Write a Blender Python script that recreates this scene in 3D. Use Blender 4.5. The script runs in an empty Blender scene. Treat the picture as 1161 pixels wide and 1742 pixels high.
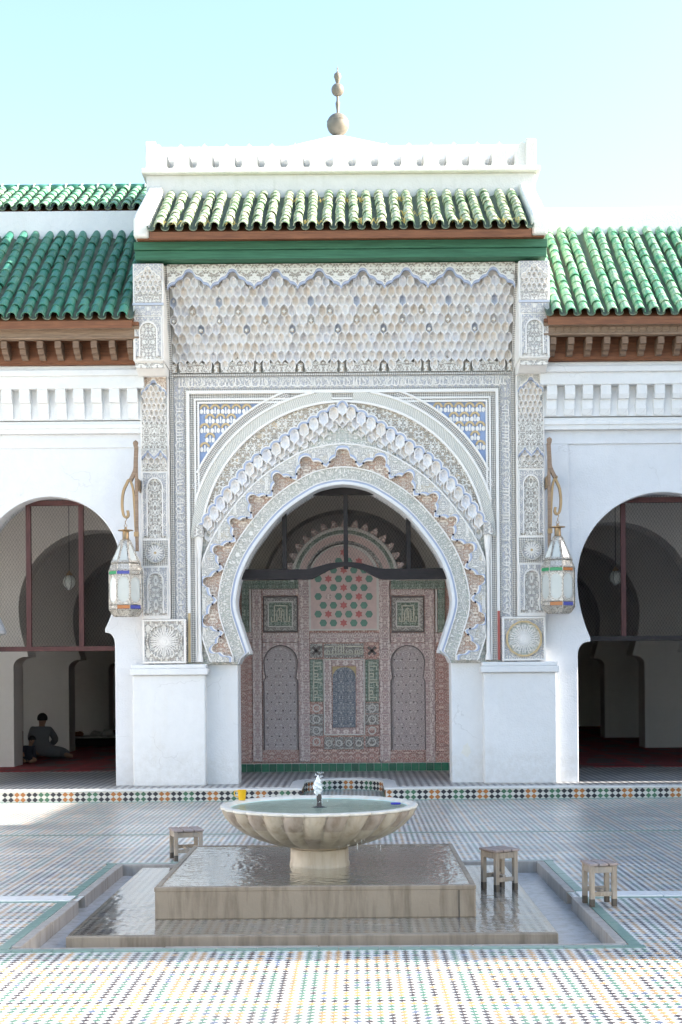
import bpy, bmesh, math, random
from mathutils import Vector, Matrix, Euler

random.seed(7)
PI = math.pi
R = math.radians
scene = bpy.context.scene
COL = scene.collection

# ------------------------------------------------------------------ camera, sky, sun, exposure
FPX, PX, PY, CAM_H, ROLL = 2250.0, 605.0, 1150.0, 1.6, R(0.45)
cam_d = bpy.data.cameras.new('camera')
cam = bpy.data.objects.new('camera', cam_d)
COL.objects.link(cam)
cam_d.sensor_fit = 'HORIZONTAL'
cam_d.sensor_width = 36.0
cam_d.lens = 36.0 * FPX / 1161.0
cam_d.shift_x = (580.5 - PX) / 1161.0
cam_d.shift_y = (PY - 871.0) / 1161.0
cam_d.clip_start = 0.1
cam_d.clip_end = 2000
cam.location = (0, 0, CAM_H)
cam.rotation_euler = (PI / 2, ROLL, 0)
scene.camera = cam

SUN_EL, SUN_AZ = R(27.0), R(1.0)          # from the right (+X), a touch towards the camera
sdir = Vector((math.cos(SUN_EL) * math.cos(SUN_AZ), -math.cos(SUN_EL) * math.sin(SUN_AZ), math.sin(SUN_EL)))
world = bpy.data.worlds.new('World')
scene.world = world
world.use_nodes = True
wn = world.node_tree
bg = wn.nodes['Background']
sky = wn.nodes.new('ShaderNodeTexSky')
sky.sky_type = 'NISHITA'
sky.sun_disc = False
sky.sun_elevation = SUN_EL
sky.sun_rotation = math.atan2(sdir.x, sdir.y)
sky.air_density = 1.3
sky.dust_density = 2.6
sky.ozone_density = 1.6
sky.altitude = 400
wn.links.new(sky.outputs[0], bg.inputs[0])
bg.inputs[1].default_value = 0.15
sun_d = bpy.data.lights.new('sun', 'SUN')
sun_d.energy = 4.9
sun_d.angle = R(0.55)
sun_d.color = (1.0, 0.955, 0.89)
sun = bpy.data.objects.new('sun', sun_d)
COL.objects.link(sun)
sun.rotation_euler = sdir.to_track_quat('Z', 'Y').to_euler()
sun.location = (20, -5, 30)
vs = scene.view_settings
vs.view_transform = 'Standard'
vs.look = 'None'
vs.gamma = 1.0
vs.use_curve_mapping = False
vs.exposure = 1.72
scene.render.engine = 'CYCLES'
scene.cycles.max_bounces = 8
scene.cycles.diffuse_bounces = 5
scene.cycles.glossy_bounces = 4
scene.cycles.transparent_max_bounces = 12
scene.cycles.caustics_reflective = False
scene.cycles.caustics_refractive = False
scene.cycles.sample_clamp_indirect = 6.0
scene.cycles.use_denoising = True


def at(x, y, Y):
    """the point at depth Y seen at pixel (x, y) of the 1161x1742 photograph"""
    dx, dy = x - PX, y - PY
    c, s = math.cos(ROLL), math.sin(ROLL)
    ux, uy = dx * c - dy * s, dx * s + dy * c
    return Vector((ux * Y / FPX, Y, CAM_H - uy * Y / FPX))


# ------------------------------------------------------------------ node helpers
class NT:
    def __init__(s, name):
        s.m = bpy.data.materials.new(name)
        s.m.use_nodes = True
        s.t = s.m.node_tree
        s.b = s.t.nodes['Principled BSDF']
        s.out = s.t.nodes['Material Output']

    def put(s, sock, v):
        if isinstance(v, bpy.types.NodeSocket):
            s.t.links.new(v, sock)
        elif isinstance(v, (tuple, list)) and len(v) == 3 and sock.type == 'RGBA':
            sock.default_value = (*v, 1)
        else:
            sock.default_value = v

    def n(s, typ, ins=None, **attrs):
        nd = s.t.nodes.new('ShaderNode' + typ)
        for k, v in attrs.items():
            setattr(nd, k, v)
        for k, v in (ins or {}).items():
            s.put(nd.inputs[k], v)
        return nd

    def math(s, op, a, b=0.0, c=None):
        nd = s.n('Math', operation=op)
        s.put(nd.inputs[0], a)
        s.put(nd.inputs[1], b)
        if c is not None:
            s.put(nd.inputs[2], c)
        return nd.outputs[0]

    def mix(s, f, a, b, blend='MIX'):
        nd = s.n('Mix', data_type='RGBA', blend_type=blend)
        s.put(nd.inputs[0], f)
        s.put(nd.inputs[6], a)
        s.put(nd.inputs[7], b)
        return nd.outputs[2]

    def ramp(s, f, stops):
        nd = s.n('ValToRGB')
        cr = nd.color_ramp
        while len(cr.elements) < len(stops):
            cr.elements.new(0.5)
        for e, (p, c) in zip(cr.elements, stops):
            e.position = p
            e.color = (c, c, c, 1) if isinstance(c, (int, float)) else (*c, 1)
        s.put(nd.inputs[0], f)
        return nd.outputs[0]

    def co(s, kind='Object'):
        return s.n('TexCoord').outputs[kind]

    def noise(s, vec, scale, detail=2.0, rough=0.5, dist=0.0):
        return s.n('TexNoise', {'Vector': vec, 'Scale': scale, 'Detail': detail, 'Roughness': rough, 'Distortion': dist}).outputs[0]

    def scale(s, vec, v):
        return s.n('Mapping', {'Vector': vec, 'Scale': v}).outputs[0]

    def bump(s, h, strength=0.5, dist=0.01):
        nd = s.n('Bump', {'Height': h, 'Strength': strength, 'Distance': dist})
        s.put(s.b.inputs['Normal'], nd.outputs[0])
        return nd

    def fin(s, color=None, rough=None, **kw):
        if color is not None:
            s.put(s.b.inputs['Base Color'], color)
        if rough is not None:
            s.put(s.b.inputs['Roughness'], rough)
        for k, v in kw.items():
            s.put(s.b.inputs[k], v)
        return s.m


def plaster(name, col, var=0.06, rough=0.85, stain=(0.62, 0.58, 0.5), stain_amt=0.25, bump=0.35, damp=False):
    t = NT(name)
    co = t.co()
    n1 = t.noise(co, 1.3, 5, 0.6)
    n2 = t.noise(co, 9.0, 6, 0.65)
    drip = t.noise(t.scale(co, (5.0, 5.0, 0.5)), 2.0, 4, 0.6)
    st = t.math('MULTIPLY', t.ramp(drip, [(0.52, 0.0), (0.8, 1.0)]), t.ramp(n1, [(0.4, 0.0), (0.7, 1.0)]))
    c = t.mix(n2, tuple(max(0, x - var) for x in col), tuple(min(1, x + var * 0.6) for x in col))
    c = t.mix(t.math('MULTIPLY', st, stain_amt), c, stain)
    if damp:
        zz = t.n('SeparateXYZ', {0: co}).outputs[2]
        edge = t.math('SUBTRACT', zz, t.math('MULTIPLY', t.noise(co, 2.6, 6, 0.7), 0.95))
        dm_ = t.math('MULTIPLY', t.ramp(edge, [(0.0, 1.0), (0.22, 0.0)]), t.ramp(t.noise(co, 11.0, 6, 0.75), [(0.38, 0.0), (0.62, 1.0)]))
        c = t.mix(t.math('MULTIPLY', dm_, 0.28), c, (0.47, 0.44, 0.38))
        patch = t.ramp(t.noise(co, 0.9, 3, 0.5), [(0.5, 0.0), (0.56, 1.0)])
        c = t.mix(t.math('MULTIPLY', patch, 0.16), c, tuple(x * 0.8 for x in col))
        warp = t.n('VectorMath', {0: co, 1: t.n('VectorMath', {0: t.n('TexNoise', {'Vector': co, 'Scale': 4.0, 'Detail': 4.0}).outputs[1], 3: 0.35}, operation='SCALE').outputs[0]}, operation='ADD').outputs[0]
        ve = t.n('TexVoronoi', {'Vector': warp, 'Scale': 1.1}, feature='DISTANCE_TO_EDGE').outputs[0]
        ck = t.math('MULTIPLY', t.ramp(ve, [(0.002, 1.0), (0.007, 0.0)]), t.ramp(t.noise(co, 1.7, 2), [(0.52, 0.0), (0.60, 1.0)]))
        c = t.mix(t.math('MULTIPLY', ck, 0.25), c, (0.30, 0.28, 0.26))
    h = t.math('ADD', t.math('MULTIPLY', n2, 0.5), t.noise(co, 45, 3))
    h = t.math('ADD', h, t.math('MULTIPLY', n1, 2.5))
    t.bump(h, bump, 0.014)
    return t.fin(c, rough)


def simple(name, col, rough=0.6, var=0.15, scale=12, metallic=0.0, bump=0.15, rand=0.0):
    t = NT(name)
    co = t.co()
    n = t.noise(co, scale, 5, 0.6)
    c = t.mix(n, tuple(x * (1 - var) for x in col), tuple(min(1, x * (1 + var)) for x in col))
    if rand:
        oi = t.n('ObjectInfo').outputs['Random']
        c = t.mix(t.math('MULTIPLY', oi, rand), c, tuple(x * 0.45 for x in col))
    t.bump(n, bump, 0.008)
    return t.fin(c, rough, Metallic=metallic)


def carved(name, light, groove, tint=None, scale=11.0, k=3.0, uv=False, width=0.3, kind='scroll', tint_amt=0.6, bump=0.9, accent=None, mir=(0.105, 0.16)):
    """carved and painted stucco: raised lines of `light`, ground `groove` holds paint plus recess shade put into the colour"""
    t = NT(name)
    if uv:
        co = t.co('UV')
        if kind in ('scroll', 'script', 'star'):
            sp = t.n('SeparateXYZ', {0: co})
            co = t.n('CombineXYZ', {0: t.math('PINGPONG', sp.outputs[0], mir[0] * 1.6), 1: sp.outputs[1], 2: t.math('MULTIPLY', t.math('FLOOR', t.math('DIVIDE', sp.outputs[0], mir[0] * 6.4)), 3.7)}).outputs[0]
    else:
        co = t.scale(t.co(), (1, 0.15, 1))
        if kind in ('scroll', 'script', 'star'):
            # ornament is symmetrical: mirror it about the portal axis and in repeating fields
            sp = t.n('SeparateXYZ', {0: co})
            xm = t.math('SUBTRACT', t.math('ABSOLUTE', t.math('SUBTRACT', sp.outputs[0], -0.145)), 2.485)
            co = t.n('CombineXYZ', {0: t.math('PINGPONG', xm, mir[0]), 1: sp.outputs[1], 2: t.math('PINGPONG', sp.outputs[2], mir[1])}).outputs[0]
    if kind == 'scroll':
        n = t.noise(co, scale, 0.6, 0.4, 0.9)
        f = t.math('FRACT', t.math('MULTIPLY', n, k * 2.2))
        f = t.math('ABSOLUTE', t.math('SUBTRACT', f, 0.5))
        mask = t.ramp(f, [(max(0, width - 0.09), 1.0), (width + 0.09, 0.0)])
    elif kind == 'script':
        n = t.noise(t.scale(co, (1.7, 0.8, 0.75)), scale, 0.4, 0.4, 0.6)
        f = t.math('FRACT', t.math('MULTIPLY', n, k * 2.2))
        f = t.math('ABSOLUTE', t.math('SUBTRACT', f, 0.5))
        mask = t.ramp(f, [(max(0, width - 0.09), 1.0), (width + 0.09, 0.0)])
    elif kind == 'dots':
        sx = t.n('SeparateXYZ', {0: co})
        a, b = sx.outputs[0], (sx.outputs[1] if uv else sx.outputs[2])
        u = t.math('SINE', t.math('MULTIPLY', t.math('ADD', a, b), scale * 2 * PI))
        v = t.math('SINE', t.math('MULTIPLY', t.math('SUBTRACT', a, b), scale * 2 * PI))
        p = t.math('MULTIPLY', u, v)
        mask = t.ramp(t.math('MULTIPLY_ADD', p, 0.5, 0.5), [(0.4, 1.0), (0.6, 0.0)])
    elif kind == 'stripe':
        sx = t.n('SeparateXYZ', {0: co})
        a, b = sx.outputs[0], (sx.outputs[1] if uv else sx.outputs[2])
        u = t.math('SINE', t.math('MULTIPLY', t.math('ADD', a, t.math('MULTIPLY', b, 0.7)), scale * 2 * PI))
        mask = t.ramp(t.math('MULTIPLY_ADD', u, 0.5, 0.5), [(0.35, 0.0), (0.65, 1.0)])
    else:  # star lattice
        e = t.n('TexVoronoi', {'Vector': co, 'Scale': scale}, feature='DISTANCE_TO_EDGE').outputs[0]
        f = t.math('FRACT', t.math('MULTIPLY', e, k * 2.0))
        f = t.math('ABSOLUTE', t.math('SUBTRACT', f, 0.5))
        mask = t.ramp(f, [(max(0, width - 0.08), 1.0), (width + 0.08, 0.0)])
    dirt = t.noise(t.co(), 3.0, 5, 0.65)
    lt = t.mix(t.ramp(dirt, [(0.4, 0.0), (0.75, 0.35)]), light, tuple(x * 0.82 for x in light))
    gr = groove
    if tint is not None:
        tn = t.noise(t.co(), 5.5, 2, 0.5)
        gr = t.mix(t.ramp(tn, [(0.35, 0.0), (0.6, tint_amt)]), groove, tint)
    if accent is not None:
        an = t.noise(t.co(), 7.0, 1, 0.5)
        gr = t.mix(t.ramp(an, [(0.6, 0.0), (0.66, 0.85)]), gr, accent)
    c = t.mix(mask, gr, lt)  # cuts get the darker ground: paint tint with recess shade coloured in
    t.bump(mask, bump, 0.014)
    return t.fin(c, 0.85)


# ------------------------------------------------------------------ materials
M = {}
M['white'] = plaster('white_plaster', (0.71, 0.71, 0.705), damp=True, stain_amt=0.3)
M['white_wall'] = plaster('limewash', (0.655, 0.66, 0.675), stain_amt=0.25, damp=True)
M['old_white'] = plaster('weathered_plaster', (0.72, 0.70, 0.64), var=0.1, stain=(0.45, 0.42, 0.34), stain_amt=0.7, bump=0.5)
M['grey_plaster'] = plaster('grey_limewash', (0.62, 0.62, 0.6), var=0.08, stain=(0.4, 0.42, 0.36), stain_amt=0.6)
M['cream'] = plaster('cream_plaster', (0.62, 0.57, 0.50), var=0.05, stain_amt=0.3)
M['hall_white'] = plaster('hall_plaster', (0.74, 0.71, 0.67), var=0.05, stain_amt=0.3)
STUC = (0.77, 0.74, 0.70)
M['stucco'] = plaster('stucco', STUC, var=0.07, stain=(0.5, 0.45, 0.4), stain_amt=0.4)
M['cell'] = plaster('cell_stucco', (0.74, 0.715, 0.69), var=0.09, stain=(0.46, 0.42, 0.38), stain_amt=0.6, bump=0.5)
M['cell_grey'] = plaster('cell_stucco_grey', (0.68, 0.665, 0.67), var=0.09, stain=(0.44, 0.42, 0.42), stain_amt=0.5, bump=0.5)
M['stucco_warm'] = plaster('stucco_warm', (0.70, 0.645, 0.585), var=0.07, stain_amt=0.4)
M['stucco_blue'] = plaster('stucco_blue', (0.44, 0.47, 0.54), var=0.06, stain=(0.55, 0.52, 0.5), stain_amt=0.5)
M['spandrel_blue'] = plaster('spandrel_blue', (0.28, 0.36, 0.54), var=0.06, stain=(0.5, 0.52, 0.58), stain_amt=0.4)
M['blue_line'] = plaster('blue_paint', (0.38, 0.43, 0.56), var=0.06, stain=(0.5, 0.5, 0.55), stain_amt=0.5)
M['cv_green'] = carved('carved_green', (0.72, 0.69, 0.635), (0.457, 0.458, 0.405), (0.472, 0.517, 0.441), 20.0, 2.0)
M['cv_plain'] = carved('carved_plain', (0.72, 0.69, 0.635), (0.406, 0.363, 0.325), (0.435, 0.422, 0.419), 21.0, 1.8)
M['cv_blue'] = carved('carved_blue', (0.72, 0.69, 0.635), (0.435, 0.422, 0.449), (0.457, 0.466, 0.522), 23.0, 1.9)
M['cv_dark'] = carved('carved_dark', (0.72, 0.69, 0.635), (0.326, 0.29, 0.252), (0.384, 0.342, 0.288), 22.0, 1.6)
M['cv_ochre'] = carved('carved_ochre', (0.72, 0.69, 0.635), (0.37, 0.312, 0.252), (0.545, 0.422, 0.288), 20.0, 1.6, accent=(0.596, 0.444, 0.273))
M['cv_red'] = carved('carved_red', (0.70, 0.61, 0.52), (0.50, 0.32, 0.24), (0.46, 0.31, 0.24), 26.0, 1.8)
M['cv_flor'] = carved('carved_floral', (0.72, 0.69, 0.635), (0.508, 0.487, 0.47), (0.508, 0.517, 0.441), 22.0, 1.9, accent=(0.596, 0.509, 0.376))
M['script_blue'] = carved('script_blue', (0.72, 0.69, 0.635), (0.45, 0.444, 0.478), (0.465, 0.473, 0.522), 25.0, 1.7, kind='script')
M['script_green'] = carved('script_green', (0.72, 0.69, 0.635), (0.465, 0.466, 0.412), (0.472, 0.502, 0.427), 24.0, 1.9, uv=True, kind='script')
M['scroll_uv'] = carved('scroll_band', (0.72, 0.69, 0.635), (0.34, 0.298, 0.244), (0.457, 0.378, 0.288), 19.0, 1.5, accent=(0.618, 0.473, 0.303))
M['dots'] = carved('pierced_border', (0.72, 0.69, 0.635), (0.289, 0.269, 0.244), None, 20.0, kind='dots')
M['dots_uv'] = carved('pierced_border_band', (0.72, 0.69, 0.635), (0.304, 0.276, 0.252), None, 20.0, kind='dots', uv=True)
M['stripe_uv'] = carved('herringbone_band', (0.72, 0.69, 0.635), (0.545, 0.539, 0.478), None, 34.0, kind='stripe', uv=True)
M['gold'] = simple('ochre_paint', (0.52, 0.39, 0.22), 0.8)
M['red_paint'] = simple('red_paint', (0.38, 0.10, 0.08), 0.8)
M['green_paint'] = simple('faded_green_paint', (0.10, 0.22, 0.14), 0.7, 0.3)
M['dark_hole'] = simple('dark_hole', (0.02, 0.02, 0.03), 0.9)
M['dark_iron'] = simple('dark_iron', (0.05, 0.045, 0.045), 0.6)


def glazed(name, c1, c2, bleach, amt):
    t = NT(name)
    co = t.co()
    oi = t.n('ObjectInfo').outputs['Random']
    c = t.mix(oi, c1, c2)
    nn = t.noise(t.n('NewGeometry').outputs['Position'], 9.0, 5, 0.65)
    w = t.math('MULTIPLY', t.ramp(nn, [(0.42, 0.0), (0.66, 1.0)]), amt)
    c = t.mix(w, c, bleach)
    dd = t.ramp(t.noise(t.n('NewGeometry').outputs['Position'], 30.0, 4, 0.7), [(0.55, 0.0), (0.75, 0.6)])
    c = t.mix(dd, c, (0.10, 0.10, 0.07))
    t.bump(t.noise(co, 18, 3), 0.15, 0.01)
    return t.fin(c, t.ramp(nn, [(0.3, 0.34), (0.7, 0.65)]))


M['tile_dark'] = glazed('green_glaze', (0.014, 0.13, 0.08), (0.04, 0.22, 0.15), (0.25, 0.34, 0.24), 0.3)
M['tile_pale'] = glazed('bleached_green_glaze', (0.13, 0.24, 0.12), (0.26, 0.35, 0.20), (0.66, 0.63, 0.47), 0.95)
M['tile_mid'] = glazed('pale_green_glaze', (0.06, 0.26, 0.13), (0.13, 0.36, 0.21), (0.50, 0.54, 0.38), 0.7)
M['clay'] = simple('fired_clay', (0.22, 0.19, 0.13), 0.85, 0.3)
M['pan'] = simple('pan_tile_clay', (0.13, 0.16, 0.11), 0.8, 0.4)


def wood(name, c1, c2, rough=0.7, grain=(1.0, 1.0, 14.0), bump=0.35, paint=None, paint_amt=0.5):
    t = NT(name)
    co = t.scale(t.co(), grain)
    n = t.noise(co, 4.0, 6, 0.65, 0.4)
    c = t.mix(t.ramp(n, [(0.3, 0.0), (0.7, 1.0)]), c1, c2)
    if paint is not None:
        pn = t.noise(t.co(), 5.0, 5, 0.7)
        c = t.mix(t.ramp(pn, [(0.45, 0.0), (0.62, paint_amt)]), c, paint)
    t.bump(n, bump, 0.006)
    return t.fin(c, rough)


M['cedar'] = wood('cedar', (0.12, 0.042, 0.018), (0.24, 0.095, 0.04), grain=(1, 6, 12))
M['corbel_wood'] = wood('dark_cedar', (0.11, 0.065, 0.04), (0.22, 0.14, 0.09), grain=(1, 6, 12))
M['cedar_grey'] = wood('weathered_cedar', (0.17, 0.11, 0.07), (0.32, 0.22, 0.15), grain=(1, 6, 12))
M['green_beam'] = wood('green_painted_wood', (0.02, 0.085, 0.045), (0.045, 0.17, 0.095), 0.7, (0.6, 6, 14))
M['red_wood'] = wood('red_brown_wood', (0.045, 0.016, 0.015), (0.085, 0.030, 0.028), 0.8, (8, 8, 1))
M['black_wood'] = wood('dark_painted_wood', (0.010, 0.008, 0.008), (0.022, 0.017, 0.017), 0.85, (2, 8, 6))
M['old_wood'] = wood('grey_stool_wood', (0.22, 0.17, 0.12), (0.42, 0.34, 0.26), 0.8, (9, 9, 1.2), paint=(0.30, 0.29, 0.27), paint_amt=0.5)
M['old_slat'] = wood('grey_slat_wood', (0.20, 0.15, 0.13), (0.36, 0.28, 0.24), 0.8, (1.2, 9, 9), paint=(0.34, 0.31, 0.32), paint_amt=0.5)
M['wet_wood'] = wood('damp_dark_wood', (0.05, 0.04, 0.03), (0.10, 0.08, 0.06), 0.5, (9, 9, 1.2))
M['scr_rail'] = carved('screen_rail', (0.76, 0.62, 0.57), (0.56, 0.39, 0.36), (0.62, 0.42, 0.41), 24.0, 1.5)
M['scr_red'] = carved('screen_red', (0.70, 0.50, 0.43), (0.52, 0.26, 0.22), (0.60, 0.28, 0.24), 26.0, 1.6)
M['scr_door'] = carved('screen_door', (0.70, 0.60, 0.57), (0.50, 0.39, 0.37), (0.55, 0.41, 0.40), 18.0, 2.0, kind='star')
M['scr_green'] = carved('screen_green', (0.40, 0.44, 0.37), (0.18, 0.25, 0.19), (0.25, 0.25, 0.19), 28.0, 1.6)
M['scr_grey'] = carved('screen_grey', (0.54, 0.49, 0.45), (0.29, 0.25, 0.22), (0.32, 0.29, 0.26), 26.0, 1.6)
M['scr_blue'] = carved('screen_blue', (0.44, 0.43, 0.44), (0.20, 0.22, 0.27), (0.17, 0.195, 0.25), 36.0, 1.8)
M['scr_pink'] = simple('screen_pink', (0.64, 0.47, 0.43), 0.8, 0.2)
M['scr_line'] = simple('screen_pale_line', (0.62, 0.57, 0.52), 0.8, 0.15)
M['scr_dark'] = simple('screen_dark_line', (0.16, 0.13, 0.12), 0.8)
M['kufic'] = simple('pale_letters', (0.62, 0.58, 0.47), 0.8, 0.15)
M['hex_green'] = simple('lattice_green', (0.15, 0.27, 0.21), 0.7, 0.3)
M['star_red'] = simple('lattice_red', (0.52, 0.16, 0.15), 0.7, 0.3)
M['glaze_band'] = glazed('green_plinth_glaze', (0.008, 0.09, 0.05), (0.02, 0.17, 0.09), (0.2, 0.3, 0.2), 0.2)
M['brass'] = simple('aged_brass', (0.36, 0.24, 0.13), 0.42, 0.2, metallic=0.75)
M['lamp_metal'] = carved('pierced_lamp_metal', (0.60, 0.56, 0.50), (0.26, 0.23, 0.19), None, 30.0, 2.2, bump=0.4)
M['lamp_metal'].node_tree.nodes['Principled BSDF'].inputs['Metallic'].default_value = 0.5
M['lamp_metal'].node_tree.nodes['Principled BSDF'].inputs['Roughness'].default_value = 0.4
M['lamp_blue'] = simple('blue_glass_strip', (0.06, 0.07, 0.30), 0.3)
M['lamp_orange'] = simple('orange_glass_strip', (0.42, 0.15, 0.04), 0.3)
M['lamp_green'] = simple('green_glass_strip', (0.03, 0.25, 0.10), 0.3)
t = NT('milky_glass')
gn = t.noise(t.co(), 6, 2)
M['lamp_glass'] = t.fin(t.mix(gn, (0.58, 0.60, 0.55), (0.76, 0.78, 0.74)), 0.18, **{'Transmission Weight': 0.25})
M['yellow_plastic'] = simple('yellow_plastic', (0.72, 0.42, 0.01), 0.4, 0.05)
M['blue_plastic'] = simple('blue_plastic', (0.04, 0.04, 0.40), 0.4, 0.05)
M['skin'] = simple('skin', (0.34, 0.19, 0.12), 0.6, 0.08)
M['hair'] = simple('hair', (0.018, 0.014, 0.012), 0.7)
M['robe'] = simple('grey_robe', (0.16, 0.16, 0.165), 0.9, 0.12, scale=25)
M['dark_cloth'] = simple('dark_cloth', (0.035, 0.035, 0.045), 0.9)
M['pale_cloth'] = simple('pale_cloth', (0.50, 0.47, 0.44), 0.9, 0.2)
M['red_cloth'] = simple('red_brown_cloth', (0.26, 0.10, 0.06), 0.9, 0.4)
M['finial'] = simple('weathered_copper', (0.20, 0.175, 0.135), 0.6, 0.35, 9, metallic=0.25, bump=0.5)
M['lichen'] = simple('dry_grass', (0.42, 0.34, 0.10), 0.9, 0.3)


def stone(name, c1, c2, streak, rough=0.6, amt=0.5, bump=0.3):
    t = NT(name)
    co = t.co()
    n = t.noise(co, 3.0, 8, 0.65)
    v = t.noise(t.scale(co, (7, 7, 0.9)), 2.2, 5, 0.6)
    c = t.mix(n, c1, c2)
    c = t.mix(t.math('MULTIPLY', t.ramp(v, [(0.45, 0.0), (0.7, 1.0)]), amt), c, streak)
    t.bump(t.noise(co, 24, 6, 0.7), bump, 0.006)
    return t.fin(c, rough)


M['marble'] = stone('worn_marble', (0.38, 0.32, 0.245), (0.57, 0.50, 0.40), (0.24, 0.165, 0.10), 0.42, 0.55)
M['marble_band'] = stone('worn_marble_brown', (0.30, 0.245, 0.195), (0.45, 0.38, 0.32), (0.16, 0.11, 0.07), 0.42, 0.6)
M['marble_rim'] = stone('marble_rim', (0.55, 0.51, 0.44), (0.70, 0.67, 0.60), (0.45, 0.38, 0.28), 0.4, 0.3)
M['plinth'] = stone('stained_stone', (0.21, 0.165, 0.12), (0.33, 0.275, 0.21), (0.12, 0.09, 0.06), 0.45, 0.75)
M['plinth_top'] = stone('wet_stone', (0.19, 0.20, 0.175), (0.29, 0.295, 0.255), (0.13, 0.12, 0.10), 0.25, 0.4)
M['kerb'] = stone('pale_kerb_stone', (0.26, 0.235, 0.21), (0.40, 0.37, 0.34), (0.18, 0.15, 0.12), 0.5, 0.6)
M['gutter'] = stone('wet_gutter_stone', (0.36, 0.35, 0.34), (0.50, 0.49, 0.48), (0.22, 0.18, 0.15), 0.22, 0.4)
M['white_stone'] = stone('white_stone', (0.62, 0.61, 0.58), (0.75, 0.74, 0.72), (0.5, 0.46, 0.4), 0.4, 0.3)
M['basin'] = stone('algae_marble', (0.46, 0.60, 0.55), (0.60, 0.72, 0.67), (0.48, 0.56, 0.46), 0.5, 0.3)


def zellige(name, d, white, palette, wet=0.0, rough=0.28, block=7.0, blue=0.14):
    """checkerboard of small diamonds (period d): white and coloured columns"""
    t = NT(name)
    pos = t.n('NewGeometry').outputs['Position']
    sx = t.n('SeparateXYZ', {0: pos})
    x = t.math('DIVIDE', sx.outputs[0], d)
    y = t.math('DIVIDE', sx.outputs[1], d)
    u, v = t.math('ADD', x, y), t.math('SUBTRACT', x, y)
    a, b = t.math('FLOOR', u), t.math('FLOOR', v)
    s = t.math('ADD', a, b)
    colr = t.math('FLOORED_MODULO', s, 2.0)                    # 1 = coloured
    c = t.math('FLOOR', t.math('MULTIPLY', s, 0.5))            # column number
    j = t.math('FLOOR', t.math('MULTIPLY', t.math('SUBTRACT', a, b), 0.5))
    wn_ = t.n('TexWhiteNoise', {'Vector': t.n('CombineXYZ', {0: a, 1: b}).outputs[0]}, noise_dimensions='2D').outputs[0]
    dark, green, ochre, bluec = palette
    # nested squares of coloured tiles, dark rings between green and ochre ones
    di = t.math('PINGPONG', c, block)
    dj = t.math('PINGPONG', t.math('ADD', j, 3.0), block)
    ring = t.math('ADD', t.math('MAXIMUM', di, dj), t.math('FLOOR', t.math('MULTIPLY', wn_, 1.08)))
    odd = t.math('FLOORED_MODULO', ring, 2.0)
    alt = t.math('FLOORED_MODULO', t.math('FLOOR', t.math('MULTIPLY', ring, 0.5)), 2.0)
    cc = t.mix(alt, green, ochre)
    cc = t.mix(t.math('MULTIPLY', t.math('GREATER_THAN', wn_, 1 - blue), t.math('SUBTRACT', 1.0, alt)), cc, bluec)
    cc = t.mix(odd, dark, cc)
    cc = t.mix(t.math('MULTIPLY', wn_, 0.12), cc, (0.28, 0.26, 0.24))
    ww = t.mix(t.math('MULTIPLY', wn_, 0.5), white, tuple(q * 0.78 for q in white))
    fu = t.math('ABSOLUTE', t.math('SUBTRACT', t.math('FRACT', u), 0.5))
    fv = t.math('ABSOLUTE', t.math('SUBTRACT', t.math('FRACT', v), 0.5))
    edge = t.math('MAXIMUM', fu, fv)
    colr = t.math('MULTIPLY', colr, t.ramp(edge, [(0.435, 1.0), (0.455, 0.0)]))
    c0 = t.mix(colr, ww, cc)
    g = t.ramp(edge, [(0.475, 0.0), (0.495, 1.0)])
    c0 = t.mix(t.math('MULTIPLY', g, 0.6), c0, (0.40, 0.38, 0.35))
    wear = t.noise(pos, 1.1, 6, 0.65)
    c0 = t.mix(t.ramp(wear, [(0.45, 0.0), (0.75, 0.25)]), c0, (0.38, 0.36, 0.33))
    w2 = t.noise(t.scale(pos, (1.0, 2.6, 1.0)), 0.55, 5, 0.7)
    c0 = t.mix(t.ramp(w2, [(0.40, 0.30), (0.60, 0.0)]), c0, (0.10, 0.095, 0.10))
    t.bump(t.math('ADD', t.math('MULTIPLY', g, -0.6), t.math('MULTIPLY', wn_, 0.5)), 0.25, 0.004)
    rr = t.math('ADD', t.math('MULTIPLY', wear, 0.25), rough - 0.1)
    return t.fin(c0, rr, **{'Specular IOR Level': 0.42})


PAL = ((0.045, 0.034, 0.038), (0.08, 0.19, 0.13), (0.50, 0.28, 0.10), (0.09, 0.13, 0.22))
M['floor'] = zellige('courtyard_zellige', 0.0553, (0.76, 0.745, 0.71), PAL, rough=0.30)
M['floor_hall'] = zellige('terrace_zellige', 0.095, (0.60, 0.58, 0.55), ((0.05, 0.04, 0.05), (0.05, 0.05, 0.06), (0.10, 0.08, 0.07), (0.06, 0.06, 0.1)), rough=0.4)
M['floor_wet'] = zellige('wet_zellige', 0.0553, (0.36, 0.33, 0.29), ((0.05, 0.035, 0.035), (0.08, 0.12, 0.09), (0.22, 0.13, 0.06), (0.05, 0.07, 0.14)), rough=0.22)
M['t_black'] = simple('black_glaze', (0.022, 0.022, 0.03), 0.3, 0.3, rand=0.4)
M['t_ochre'] = simple('ochre_glaze', (0.40, 0.15, 0.035), 0.3, 0.25, rand=0.3)
M['t_green'] = simple('green_tile_glaze', (0.06, 0.16, 0.09), 0.3, 0.25, rand=0.5)
M['t_white'] = simple('white_glaze', (0.62, 0.60, 0.55), 0.35, 0.1)
M['border_green'] = simple('green_border_tile', (0.19, 0.29, 0.25), 0.3, 0.35, 8)


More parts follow.
